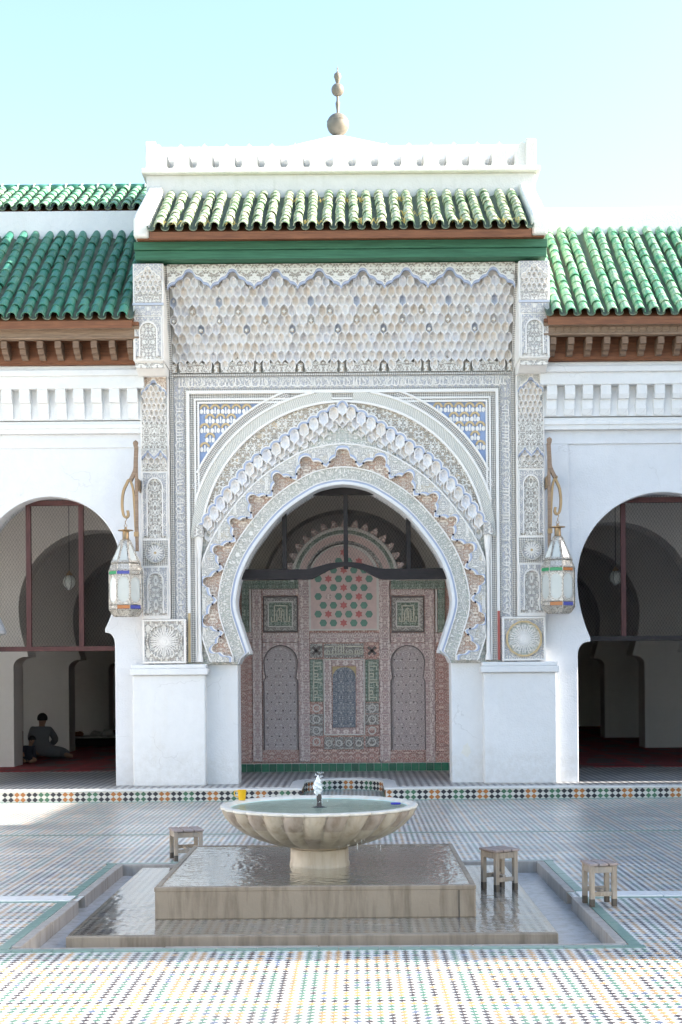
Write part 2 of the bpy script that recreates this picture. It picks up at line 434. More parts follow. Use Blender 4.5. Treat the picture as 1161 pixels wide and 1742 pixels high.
def water(name, tint, ripple_scale, strength, rings=None, rough=0.02, amount=1.0):
    """thin clear water: Fresnel mix of a glossy skin over what lies below"""
    t = NT(name)
    t.t.nodes.remove(t.b)
    pos = t.n('NewGeometry').outputs['Position']
    h = t.noise(t.scale(pos, (1.0, 1.0, 1.0)), ripple_scale, 2, 0.5, 0.6)
    if rings is not None:
        sub = t.n('VectorMath', {0: pos, 1: rings}, operation='SUBTRACT').outputs[0]
        ln = t.n('VectorMath', {0: sub}, operation='LENGTH').outputs['Value']
        wob = t.math('MULTIPLY', t.noise(pos, 5.0, 2), 1.4)
        wv = t.math('SINE', t.math('MULTIPLY', t.math('ADD', ln, t.math('MULTIPLY', wob, 0.12)), 105.0))
        fall = t.ramp(ln, [(0.0, 0.9), (0.75, 0.25)])
        h = t.math('ADD', h, t.math('MULTIPLY', t.math('MULTIPLY', wv, fall), 0.16))
    bmp = t.n('Bump', {'Height': h, 'Strength': strength, 'Distance': 0.02}).outputs[0]
    fr = t.n('Fresnel', {'IOR': 1.33, 'Normal': bmp}).outputs[0]
    if amount < 1.0:
        fr = t.math('MULTIPLY', fr, amount)
    tr = t.n('BsdfTransparent', {'Color': tint}).outputs[0]
    gl = t.n('BsdfGlossy', {'Color': (1, 1, 1), 'Roughness': rough, 'Normal': bmp}).outputs[0]
    mx = t.n('MixShader', {0: fr})
    t.t.links.new(tr, mx.inputs[1])
    t.t.links.new(gl, mx.inputs[2])
    t.t.links.new(mx.outputs[0], t.out.inputs[0])
    return t.m


t = NT('white_water')
M['splash'] = t.fin((0.85, 0.9, 0.92), 0.15, **{'Transmission Weight': 0.08, 'IOR': 1.33})
t = NT('carpet')
pos = t.n('NewGeometry').outputs['Position']
sx = t.n('SeparateXYZ', {0: pos})
gx = t.math('PINGPONG', t.math('MULTIPLY', sx.outputs[0], 1.0), 0.55)
gy = t.math('PINGPONG', t.math('MULTIPLY', sx.outputs[1], 1.0), 0.75)
lines = t.math('MAXIMUM', t.math('LESS_THAN', gx, 0.06), t.math('LESS_THAN', gy, 0.10))
motif = t.ramp(t.noise(t.scale(pos, (1.0, 0.35, 1)), 3.5, 1), [(0.5, 0.0), (0.54, 1.0)])
cc = t.mix(motif, (0.23, 0.035, 0.04), (0.13, 0.075, 0.075))
cc = t.mix(lines, cc, (0.30, 0.04, 0.045))
t.bump(t.noise(pos, 120, 2), 0.3, 0.004)
M['carpet'] = t.fin(cc, 0.95)


# ------------------------------------------------------------------ mesh helpers
class MB:
    def __init__(s):
        s.v, s.f, s.u, s.mi = [], [], [], []
        s.cur = 0

    def quad(s, pts, uv=None):
        i = len(s.v)
        s.v += [tuple(p) for p in pts]
        s.f.append(tuple(range(i, i + len(pts))))
        s.u.append(uv)
        s.mi.append(s.cur)

    def box(s, x0, x1, y0, y1, z0, z1):
        i = len(s.v)
        s.v += [(x, y, z) for z in (z0, z1) for y in (y0, y1) for x in (x0, x1)]
        for f in ((0, 2, 3, 1), (4, 5, 7, 6), (0, 1, 5, 4), (2, 6, 7, 3), (0, 4, 6, 2), (1, 3, 7, 5)):
            s.f.append(tuple(i + k for k in f))
            s.u.append(None)
            s.mi.append(s.cur)
        return s

    def obox(s, c, sx, sy, sz, rot=None):
        """box of size (sx,sy,sz) centred at c, turned by rot (Matrix 3x3)"""
        i = len(s.v)
        for z in (-.5, .5):
            for y in (-.5, .5):
                for x in (-.5, .5):
                    p = Vector((x * sx, y * sy, z * sz))
                    if rot is not None:
                        p = rot @ p
                    s.v.append(tuple(Vector(c) + p))
        for f in ((0, 2, 3, 1), (4, 5, 7, 6), (0, 1, 5, 4), (2, 6, 7, 3), (0, 4, 6, 2), (1, 3, 7, 5)):
            s.f.append(tuple(i + k for k in f))
            s.u.append(None)
            s.mi.append(s.cur)
        return s

    def slab(s, pts, y0, y1):
        """outline in XZ (counter-clockwise seen from the front), extruded from y0 (front) to y1"""
        n = len(pts)
        i = len(s.v)
        s.v += [(x, y0, z) for x, z in pts] + [(x, y1, z) for x, z in pts]
        s.f.append(tuple(range(i, i + n)))
        s.f.append(tuple(range(i + 2 * n - 1, i + n - 1, -1)))
        s.u += [None, None]
        s.mi += [s.cur, s.cur]
        for k in range(n):
            q = (k + 1) % n
            s.f.append((i + k, i + n + k, i + n + q, i + q))
            s.u.append(None)
            s.mi.append(s.cur)
        return s

    def plan(s, pts, z0, z1):
        """outline in XY (counter-clockwise seen from above), extruded from z0 to z1"""
        n = len(pts)
        i = len(s.v)
        s.v += [(x, y, z1) for x, y in pts] + [(x, y, z0) for x, y in pts]
        s.f.append(tuple(range(i, i + n)))
        s.f.append(tuple(range(i + 2 * n - 1, i + n - 1, -1)))
        s.u += [None, None]
        s.mi += [s.cur, s.cur]
        for k in range(n):
            q = (k + 1) % n
            s.f.append((i + k, i + n + k, i + n + q, i + q))
            s.u.append(None)
            s.mi.append(s.cur)
        return s

    def side(s, pts, x0, x1):
        """outline in YZ extruded along X"""
        n = len(pts)
        i = len(s.v)
        s.v += [(x0, y, z) for y, z in pts] + [(x1, y, z) for y, z in pts]
        s.f.append(tuple(range(i, i + n)))
        s.f.append(tuple(range(i + 2 * n - 1, i + n - 1, -1)))
        s.u += [None, None]
        s.mi += [s.cur, s.cur]
        for k in range(n):
            q = (k + 1) % n
            s.f.append((i + k, i + n + k, i + n + q, i + q))
            s.u.append(None)
            s.mi.append(s.cur)
        return s

    def strip(s, A, B, yf, yb):
        """raised band between the XZ polylines A (inner) and B (outer), front at yf, back at yb, uv in metres"""
        u = 0.0
        for k in range(len(A) - 1):
            a0, a1, b0, b1 = A[k], A[k + 1], B[k], B[k + 1]
            du = 0.5 * (math.dist(a0, a1) + math.dist(b0, b1))
            w = 0.5 * (math.dist(a0, b0) + math.dist(a1, b1))
            if du < 1e-6:
                continue
            s.quad([(a0[0], yf, a0[1]), (a1[0], yf, a1[1]), (b1[0], yf, b1[1]), (b0[0], yf, b0[1])],
                   [(u, 0), (u + du, 0), (u + du, w), (u, w)])
            s.quad([(a0[0], yb, a0[1]), (a1[0], yb, a1[1]), (a1[0], yf, a1[1]), (a0[0], yf, a0[1])],
                   [(u, 0), (u + du, 0), (u + du, yb - yf), (u, yb - yf)])
            s.quad([(b0[0], yf, b0[1]), (b1[0], yf, b1[1]), (b1[0], yb, b1[1]), (b0[0], yb, b0[1])],
                   [(u, 0), (u + du, 0), (u + du, yb - yf), (u, yb - yf)])
            u += du
        for k in (0, -1):
            a, b = A[k], B[k]
            s.quad([(a[0], yf, a[1]), (b[0], yf, b[1]), (b[0], yb, b[1]), (a[0], yb, a[1])])
        return s

    def lathe(s, prof, c=(0, 0, 0), n=24, fr=None, cap=True):
        """profile [(r, z)] turned about the Z axis through c; fr(theta, k) scales the radius"""
        i = len(s.v)
        m = len(prof)
        for k in range(n):
            th = 2 * PI * k / n
            for q, (r, z) in enumerate(prof):
                rr = r * (fr(th, q) if fr else 1.0)
                s.v.append((c[0] + rr * math.cos(th), c[1] + rr * math.sin(th), c[2] + z))
        for k in range(n):
            k2 = (k + 1) % n
            for q in range(m - 1):
                s.f.append((i + k * m + q, i + k2 * m + q, i + k2 * m + q + 1, i + k * m + q + 1))
                s.u.append(None)
                s.mi.append(s.cur)
        if cap:
            for q, rev in ((0, True), (m - 1, False)):
                if prof[q][0] > 1e-5:
                    lp = [i + k * m + q for k in range(n)]
                    s.f.append(tuple(lp[::-1] if rev else lp))
                    s.u.append(None)
                    s.mi.append(s.cur)
        return s

    def tube(s, path, r, n=6, closed=False):
        """round bar along a path; r a number or a list"""
        P = [Vector(p) for p in path]
        i0 = len(s.v)
        m = len(P)
        up = Vector((0, 0, 1))
        for k, p in enumerate(P):
            d = (P[min(k + 1, m - 1)] - P[max(k - 1, 0)])
            if d.length < 1e-9:
                d = Vector((0, 0, 1))
            d.normalize()
            ref = Vector((0, 1, 0)) if abs(d.y) < 0.9 else Vector((1, 0, 0))
            a = d.cross(ref).normalized()
            b = d.cross(a).normalized()
            rr = r[k] if isinstance(r, (list, tuple)) else r
            for q in range(n):
                th = 2 * PI * q / n
                s.v.append(tuple(p + a * rr * math.cos(th) + b * rr * math.sin(th)))
        for k in range(m - 1):
            for q in range(n):
                q2 = (q + 1) % n
                s.f.append((i0 + k * n + q, i0 + k * n + q2, i0 + (k + 1) * n + q2, i0 + (k + 1) * n + q))
                s.u.append(None)
                s.mi.append(s.cur)
        for k in (0, m - 1):
            lp = [i0 + k * n + q for q in range(n)]
            s.f.append(tuple(lp if k else lp[::-1]))
            s.u.append(None)
            s.mi.append(s.cur)
        return s

    def mesh(s, name, mats, smooth=False):
        me = bpy.data.meshes.new(name)
        me.from_pydata(s.v, [], s.f)
        if not isinstance(mats, (list, tuple)):
            mats = [mats]
        for m in mats:
            me.materials.append(M[m] if isinstance(m, str) else m)
        if len(mats) > 1:
            me.polygons.foreach_set('material_index', s.mi)
        if any(u is not None for u in s.u):
            uvl = me.uv_layers.new(name='UVMap')
            li = 0
            for f, u in zip(s.f, s.u):
                for q in range(len(f)):
                    uvl.data[li].uv = u[q] if u is not None else (s.v[f[q]][0], s.v[f[q]][2])
                    li += 1
        bm = bmesh.new()
        bm.from_mesh(me)
        bmesh.ops.recalc_face_normals(bm, faces=bm.faces)
        bm.to_mesh(me)
        bm.free()
        if smooth:
            me.polygons.foreach_set('use_smooth', [True] * len(me.polygons))
        me.update()
        return me

    def build(s, name, mats, parent=None, smooth=False, bevel=0.0, kind=None):
        o = bpy.data.objects.new(name, s.mesh(name, mats, smooth))
        COL.objects.link(o)
        join(o, parent)
        if bevel:
            b = o.modifiers.new('bevel', 'BEVEL')
            b.width = bevel
            b.segments = 2
            b.limit_method = 'ANGLE'
            b.angle_limit = R(40)
        if smooth:
            o.modifiers.new('edges', 'EDGE_SPLIT').split_angle = R(50)
        if kind:
            o['kind'] = kind
        return o


def join(o, parent):
    if parent is not None:
        o.parent = parent
        if parent.type == 'EMPTY':
            o.matrix_parent_inverse = (Matrix.Translation(parent.location) @ parent.rotation_euler.to_matrix().to_4x4()).inverted()


def thing(name, label, cat, loc=(0, 0, 0), group=None, rz=0.0):
    o = bpy.data.objects.new(name, None)
    o.empty_display_size = 0.2
    COL.objects.link(o)
    o.location = loc
    o.rotation_euler = (0, 0, rz)
    return tag(o, label, cat, group)


def tag(o, label, cat, group=None):
    o['label'] = label
    o['category'] = cat
    if group:
        o['group'] = group
    return o


def struct(o):
    o['kind'] = 'structure'
    return o


def place(me, name, parent, loc=(0, 0, 0), rot=(0, 0, 0), sc=(1, 1, 1)):
    o = bpy.data.objects.new(name, me)
    COL.objects.link(o)
    o.location = loc
    o.rotation_euler = rot
    o.scale = sc
    join(o, parent)
    return o


def catmull(pts, per=8):
    P = [pts[0]] + list(pts) + [pts[-1]]
    out = []
    for k in range(1, len(P) - 2):
        p0, p1, p2, p3 = P[k - 1], P[k], P[k + 1], P[k + 2]
        for q in range(per):
            t_ = q / per
            out.append(tuple(0.5 * ((2 * b) + (-a + c) * t_ + (2 * a - 5 * b + 4 * c - d) * t_ ** 2 + (-a + 3 * b - 3 * c + d) * t_ ** 3)
                             for a, b, c, d in zip(p0, p1, p2, p3)))
    out.append(tuple(pts[-1]))
    return out


def resample(pts, n):
    L = [0.0]
    for a, b in zip(pts, pts[1:]):
        L.append(L[-1] + math.dist(a, b))
    out, k = [], 0
    for q in range(n):
        s_ = L[-1] * q / (n - 1)
        while k < len(L) - 2 and L[k + 1] < s_:
            k += 1
        f = (s_ - L[k]) / max(1e-9, L[k + 1] - L[k])
        out.append(tuple(a + (b - a) * f for a, b in zip(pts[k], pts[k + 1])))
    return out, L[-1]


def horseshoe(cx, zc, r, hwc, zcusp, hwj, zbase, cap=0.16, n=20):
    """outline of a horseshoe opening from the left foot, over the crown, to the right foot"""
    half = [(r * math.sin(PI / 2 * k / n), zc + r * math.cos(PI / 2 * k / n)) for k in range(n + 1)]
    p0, p1, p2 = (r, zc), (r, zc - 0.5 * (zc - zcusp)), (hwc, zcusp)
    for k in range(1, 9):
        q = k / 8
        half.append(tuple((1 - q) ** 2 * a + 2 * q * (1 - q) * b + q * q * c for a, b, c in zip(p0, p1, p2)))
    half.append((hwc - 0.0, zcusp - 0.05))
    half.append((hwc + 0.03, zcusp - 0.05))
    for k in range(1, 7):
        a = PI / 2 * k / 6
        half.append((hwc + 0.03 + (hwj - hwc - 0.03) * math.sin(a), zcusp - 0.05 - cap * (1 - math.cos(a))))
    half.append((hwj, zbase))
    left = [(cx - h, z) for h, z in half[::-1]]
    right = [(cx + h, z) for h, z in half[1:]]
    return left + right

# ================================================================== THE SETTING
XC = -0.145                      # axis of the portal
# ---- courtyard floor with the sunken channel round the fountain
CX0, CX1, CY0, CY1 = -2.0, 1.54, 7.83, 11.25
mb = MB()
for x0, x1, y0, y1 in ((-40, 40, -40, CY0), (-40, CX0, CY0, CY1), (CX1, 40, CY0, CY1), (-40, 40, CY1, 45)):
    mb.quad([(x0, y0, 0), (x1, y0, 0), (x1, y1, 0), (x0, y1, 0)])
floor = struct(mb.build('courtyard_floor', 'floor'))
# coloured tiles of the sunlit strip, each a raised diamond: those that show largest one by one, the rest joined
D = 0.0553
tm = MB()
h = D * 0.5 * 0.94


def diamond(mb_, x, y, z0, z1, hh):
    a = [(x - hh, y), (x, y - hh), (x + hh, y), (x, y + hh)]
    b = [(x + (px - x) * 0.9, y + (py - y) * 0.9) for px, py in a]
    mb_.quad([(p[0], p[1], z1) for p in b])
    for k in range(4):
        q = (k + 1) % 4
        mb_.quad([(*a[k], z0), (*a[q], z0), (*b[q], z1), (*b[k], z1)])


diamond(tm, 0, 0, 0.0, 0.0022, h)
tile_me = tm.mesh('tile', 'floor')
spots = []
for s_ in range(-90, 70):
    for dd in range(-10, 330):
        a2, b2 = s_ + dd, s_ - dd
        if a2 % 2 or b2 % 2:
            continue
        a_, b_ = a2 // 2, b2 // 2
        if (a_ + b_) % 2 != 1:
            continue
        x, y = D * (a_ + b_ + 1) / 2, D * (a_ - b_) / 2
        if 6.02 < y < 7.62 and abs((x * FPX / y) + 24) < 600:
            spots.append((y, x))
spots.sort()
for y, x in spots[:300]:
    place(tile_me, 'tile', floor, (x, y, 0.0005))
mb = MB()
for y, x in spots[300:]:
    diamond(mb, x, y, 0.0005, 0.0027, h)
mb.build('small_tiles', 'floor', floor, kind='stuff')
# green lines in the paving
for y0 in (13.42,):
    mb = MB()
    mb.box(-9, 9, y0, y0 + 0.045, -0.01, 0.004)
    mb.build('green_line', 'border_green', floor)

# ---- channel: bottom, kerb stones, green border tiles
mb = MB()
mb.box(CX0 - 0.1, CX1 + 0.1, CY0 - 0.1, CY1 + 0.1, -0.25, -0.085)
channel = struct(mb.build('water_channel', 'gutter'))
KW = 0.055


def run(a, b, step):
    n = max(1, round(abs(b - a) / step))
    return [(a + (b - a) * k / n, a + (b - a) * (k + 1) / n) for k in range(n)]


def stone_bit(name, x0, x1, y0, y1, z0, z1, mat, parent, bev=0.006):
    g = 0.003
    m_ = MB()
    m_.box(x0 + g, x1 - g, y0 + g, y1 - g, z0 + random.uniform(-.002, .002), z1 + random.uniform(-.003, .003))
    return m_.build(name, mat, parent, bevel=bev)


GY = 9.57                                   # side drains meet the channel here
for x0, x1 in run(CX0 - KW, CX1 + KW, 0.9):
    stone_bit('kerb_stone', x0, x1, CY1 - 0.01, CY1 + KW, -0.09, 0.010, 'kerb', channel)
    stone_bit('kerb_stone', x0, x1, CY0 - KW * 0.6, CY0 + 0.01, -0.09, 0.005, 'kerb', channel)
for ya, yb in ((CY0, GY - 0.12), (GY + 0.12, CY1)):
    for y0, y1 in run(ya, yb, 0.85):
        stone_bit('kerb_stone', CX0 - KW, CX0 + 0.012, y0, y1, -0.09, 0.011, 'kerb', channel)
        stone_bit('kerb_stone', CX1 - 0.012, CX1 + KW, y0, y1, -0.09, 0.011, 'kerb', channel)
bm_ = MB()
bm_.box(-0.058, 0.058, -0.034, 0.034, -0.01, 0.0)
bt_me = bm_.mesh('border_tile', 'border_green')
BO = KW + 0.040
for x0, x1 in run(CX0 - BO - 0.05, CX1 + BO + 0.05, 0.12):
    for yy in (CY0 - BO + 0.005, CY1 + BO):
        place(bt_me, 'border_tile', channel, ((x0 + x1) / 2, yy, 0.005 + random.uniform(0, .002)), (0, 0, random.uniform(-.02, .02)))
for ya, yb in ((CY0 - 0.05, GY - 0.16), (GY + 0.16, CY1 + 0.05)):
    for y0, y1 in run(ya, yb, 0.12):
        for xx in (CX0 - BO, CX1 + BO):
            place(bt_me, 'border_tile', channel, (xx, (y0 + y1) / 2, 0.005 + random.uniform(0, .002)), (0, 0, PI / 2 + random.uniform(-.02, .02)))
# white stone drains running out left and right
for sgn, xa, xb in ((-1, CX0 - KW, -7.0), (1, CX1 + KW, 7.0)):
    mb = MB()
    mb.box(min(xa, xb), max(xa, xb), GY - 0.14, GY + 0.14, -0.012, 0.003)
    dr = struct(mb.build('drain_path', 'border_green'))
    for x0, x1 in run(xa, xb, 0.62):
        stone_bit('slab', min(x0, x1), max(x0, x1), GY - 0.1, GY + 0.1, -0.01, 0.011, 'white_stone', dr)

# ---- raised terrace with its round notch, riser of diamond tiles, marble nosing
TF, TZ = 17.0, 0.16
NX, NW, NS = -0.17, 0.55, 18.05


def notch(yf, w, x0=-9.3, x1=9.3, yb=37.0, n=20):
    p = [(x0, yf), (NX - w, yf), (NX - w, NS)]
    p += [(NX - w * math.cos(PI * k / n), NS + w * math.sin(PI * k / n)) for k in range(1, n)]
    p += [(NX + w, NS), (NX + w, yf), (x1, yf), (x1, yb), (x0, yb)]
    return p


mb = MB()
mb.plan(notch(TF, NW), 0.0, 0.132)
terrace = struct(mb.build('terrace', 't_white'))
mb = MB()
mb.plan(notch(TF - 0.02, NW - 0.02), 0.132, TZ)
mb.build('nosing', 'white_stone', terrace, bevel=0.008)
mb = MB()
mb.plan(notch(TF + 0.17, NW + 0.15), TZ - 0.01, TZ + 0.004)
mb.build('paving', 'floor_hall', terrace)
path = [(-4.56, TF), (NX - NW, TF), (NX - NW, NS)] + [(NX - NW * math.cos(PI * k / 24), NS + NW * math.sin(PI * k / 24)) for k in range(1, 24)] + [(NX + NW, NS), (NX + NW, TF), (4.2, TF)]
dm = {}
for key in ('t_black', 't_ochre', 't_green'):
    m_ = MB()
    hw, hh = 0.0385, 0.0325
    a = [(-hw, 0), (0, -hh), (hw, 0), (0, hh)]
    b = [(p * 0.9, q * 0.9) for p, q in a]
    m_.quad([(p, -0.006, q) for p, q in b])
    for k in range(4):
        q = (k + 1) % 4
        m_.quad([(a[k][0], 0, a[k][1]), (a[q][0], 0, a[q][1]), (b[q][0], -0.006, b[q][1]), (b[k][0], -0.006, b[k][1])])
    dm[key] = m_.mesh('riser_tile', key)
seq = ['t_black', 't_black', 't_ochre', 't_ochre', 't_black', 't_black', 't_green', 't_green']
k = 0
for (ax, ay), (bx_, by_) in zip(path, path[1:]):
    L = math.dist((ax, ay), (bx_, by_))
    if not hasattr(run, 'carry'):
        run.carry = 0.04
    s_ = run.carry
    ang = math.atan2(by_ - ay, bx_ - ax)
    while s_ < L:
        f = s_ / L
        for zz in (0.036, 0.1015):
            place(dm[seq[(k // 1) % 8]], 'riser_tile', terrace, (ax + (bx_ - ax) * f, ay + (by_ - ay) * f, zz), (0, random.uniform(-.03, .03), ang))
        k += 1
        s_ += 0.0775
    run.carry = s_ - L
mb = MB()
mb.plan(notch(TF - 0.03, NW - 0.03, yb=18.0 + 1.5), -0.005, 0.006)
mb.build('green_skirting', 'border_green', terrace)

# ---- the hall behind: rows of horseshoe arches, ceiling, walls
ROWS = (21.3, 25.4, 29.5)


def arcade(name, y0, y1, xl, xr, zt, ops, zb=TZ, mat='hall_white', parent=None, bevel=0.0):
    out = [(xl, zb)]
    for op_ in ops:
        out += op_
    out += [(xr, zb), (xr, zt), (xl, zt)]
    m_ = MB()
    m_.slab(out, y0, y1)
    return m_.build(name, mat, parent, bevel=bevel)


hall_ops = [horseshoe(cx, zc, r, r - 0.14, 2.0, r + 0.09, TZ) for cx, zc, r in
            ((-7.75, 2.72, 1.27), (-4.15, 2.72, 1.27), (XC, 2.92, 1.36), (4.2, 2.78, 1.27), (7.8, 2.72, 1.27))]
for k, yr in enumerate(ROWS):
    struct(arcade('arcade_wall', yr, yr + 0.55, -9.3, 9.3, 5.3, hall_ops))
mb = MB()
mb.box(-9.3, 9.3, 36.4, 36.9, TZ, 5.3)
struct(mb.build('back_wall', 'hall_white'))
mb = MB()
mb.box(-9.3, 9.3, 18.02, 36.9, 5.3, 5.5)
struct(mb.build('ceiling', 'cedar_grey'))
for sg in (-1, 1):
    mb = MB()
    mb.box(sg * 9.3 - 0.2, sg * 9.3 + 0.2, 17.7, 36.9, TZ - 0.1, 5.5)
    struct(mb.build('side_wall', 'hall_white'))
for sg, x0, x1 in ((-1, -9.0, -3.0), (1, 2.75, 9.0)):
    mb = MB()
    mb.box(x0, x1, 20.3, 36.0, TZ + 0.003, TZ + 0.016)
    tag(mb.build('carpet', 'carpet'), 'dark red woven carpet on the hall floor behind the %s arch' % ('left' if sg < 0 else 'right'), 'carpet')

# ================================================================== GALLERY WINGS
def tile_mesh(name, mat, L, r0, r1, hgt, n=7):
    m_ = MB()
    th = 0.012
    for (ra, rb, dz, flip) in ((r0, r1, 0, 0),):
        A = [(-ra * math.cos(PI * k / n), 0, hgt * math.sin(PI * k / n)) for k in range(n + 1)]
        B = [(-rb * math.cos(PI * k / n), L, hgt * 0.93 * math.sin(PI * k / n) - 0.006) for k in range(n + 1)]
        A2 = [(p[0] * 0.82, 0, p[2] * 0.82) for p in A]
        for k in range(n):
            m_.quad([A[k], A[k + 1], B[k + 1], B[k]])
            m_.quad([A[k], A2[k], A2[k + 1], A[k + 1]])
            m_.quad([A2[k], (A2[k][0], L * .3, A2[k][2]), (A2[k + 1][0], L * .3, A2[k + 1][2]), A2[k + 1]])
    me = m_.mesh(name, mat, True)
    return me


def pan_mesh(name, L, w, d, n=6):
    m_ = MB()
    A = [(-w * math.cos(PI * k / n), 0, -d * math.sin(PI * k / n)) for k in range(n + 1)]
    for k in range(n):
        a, b = A[k], A[k + 1]
        m_.quad([a, b, (b[0], L, b[2]), (a[0], L, a[2])])
        m_.quad([(a[0], 0, a[2]), (b[0], 0, b[2]), (b[0], 0, b[2] - 0.014), (a[0], 0, a[2] - 0.014)])
        m_.quad([(a[0], 0, a[2] - 0.014), (b[0], 0, b[2] - 0.014), (b[0], L, b[2] - 0.014), (a[0], L, a[2] - 0.014)])
    return m_.mesh(name, ['pan', 'clay'])


def tiled_roof(parent, x0, x1, ncol, eave, top, nrow, mat, deck='cedar', name='roof'):
    (ye, ze), (yt, zt) = eave, top
    th = math.atan2(zt - ze, yt - ye)
    L = math.hypot(zt - ze, yt - ye)
    c, s_ = math.cos(th), math.sin(th)
    m_ = MB()
    m_.side([(ye + 0.05, ze - 0.13), (yt, zt - 0.16), (yt, zt - 0.05), (ye + 0.05, ze - 0.035)][::-1], x0 - 0.02, x1 + 0.02)
    roof = m_.build(name, deck, parent)
    pitch = (x1 - x0) / ncol
    ex = L / nrow
    cov = tile_mesh('cover_tile', mat, ex * 1.16, pitch * 0.37, pitch * 0.315, pitch * 0.38)
    pan = pan_mesh('pan_tile', L, pitch * 0.30, pitch * 0.24)
    for i in range(ncol + 1):
        xp = x0 + pitch * i
        place(pan, 'pan_tile', roof, (xp, ye + 0.012, ze + 0.02), (th, 0, 0))
    for i in range(ncol):
        xcol = x0 + pitch * (i + 0.5)
        jx, tw = random.uniform(-.007, .007), random.uniform(-.012, .012)
        for k in range(nrow):
            d = ex * k
            place(cov, 'cover_tile', roof,
                  (xcol + jx + tw * d + random.uniform(-.007, .007), ye + d * c - 0.018 * s_ * 0, ze + d * s_ + 0.012 + random.uniform(-.006, .006)),
                  (th + R(2.2) * 0 - R(1.5), random.uniform(-.07, .07), random.uniform(-.045, .045)))
    return roof


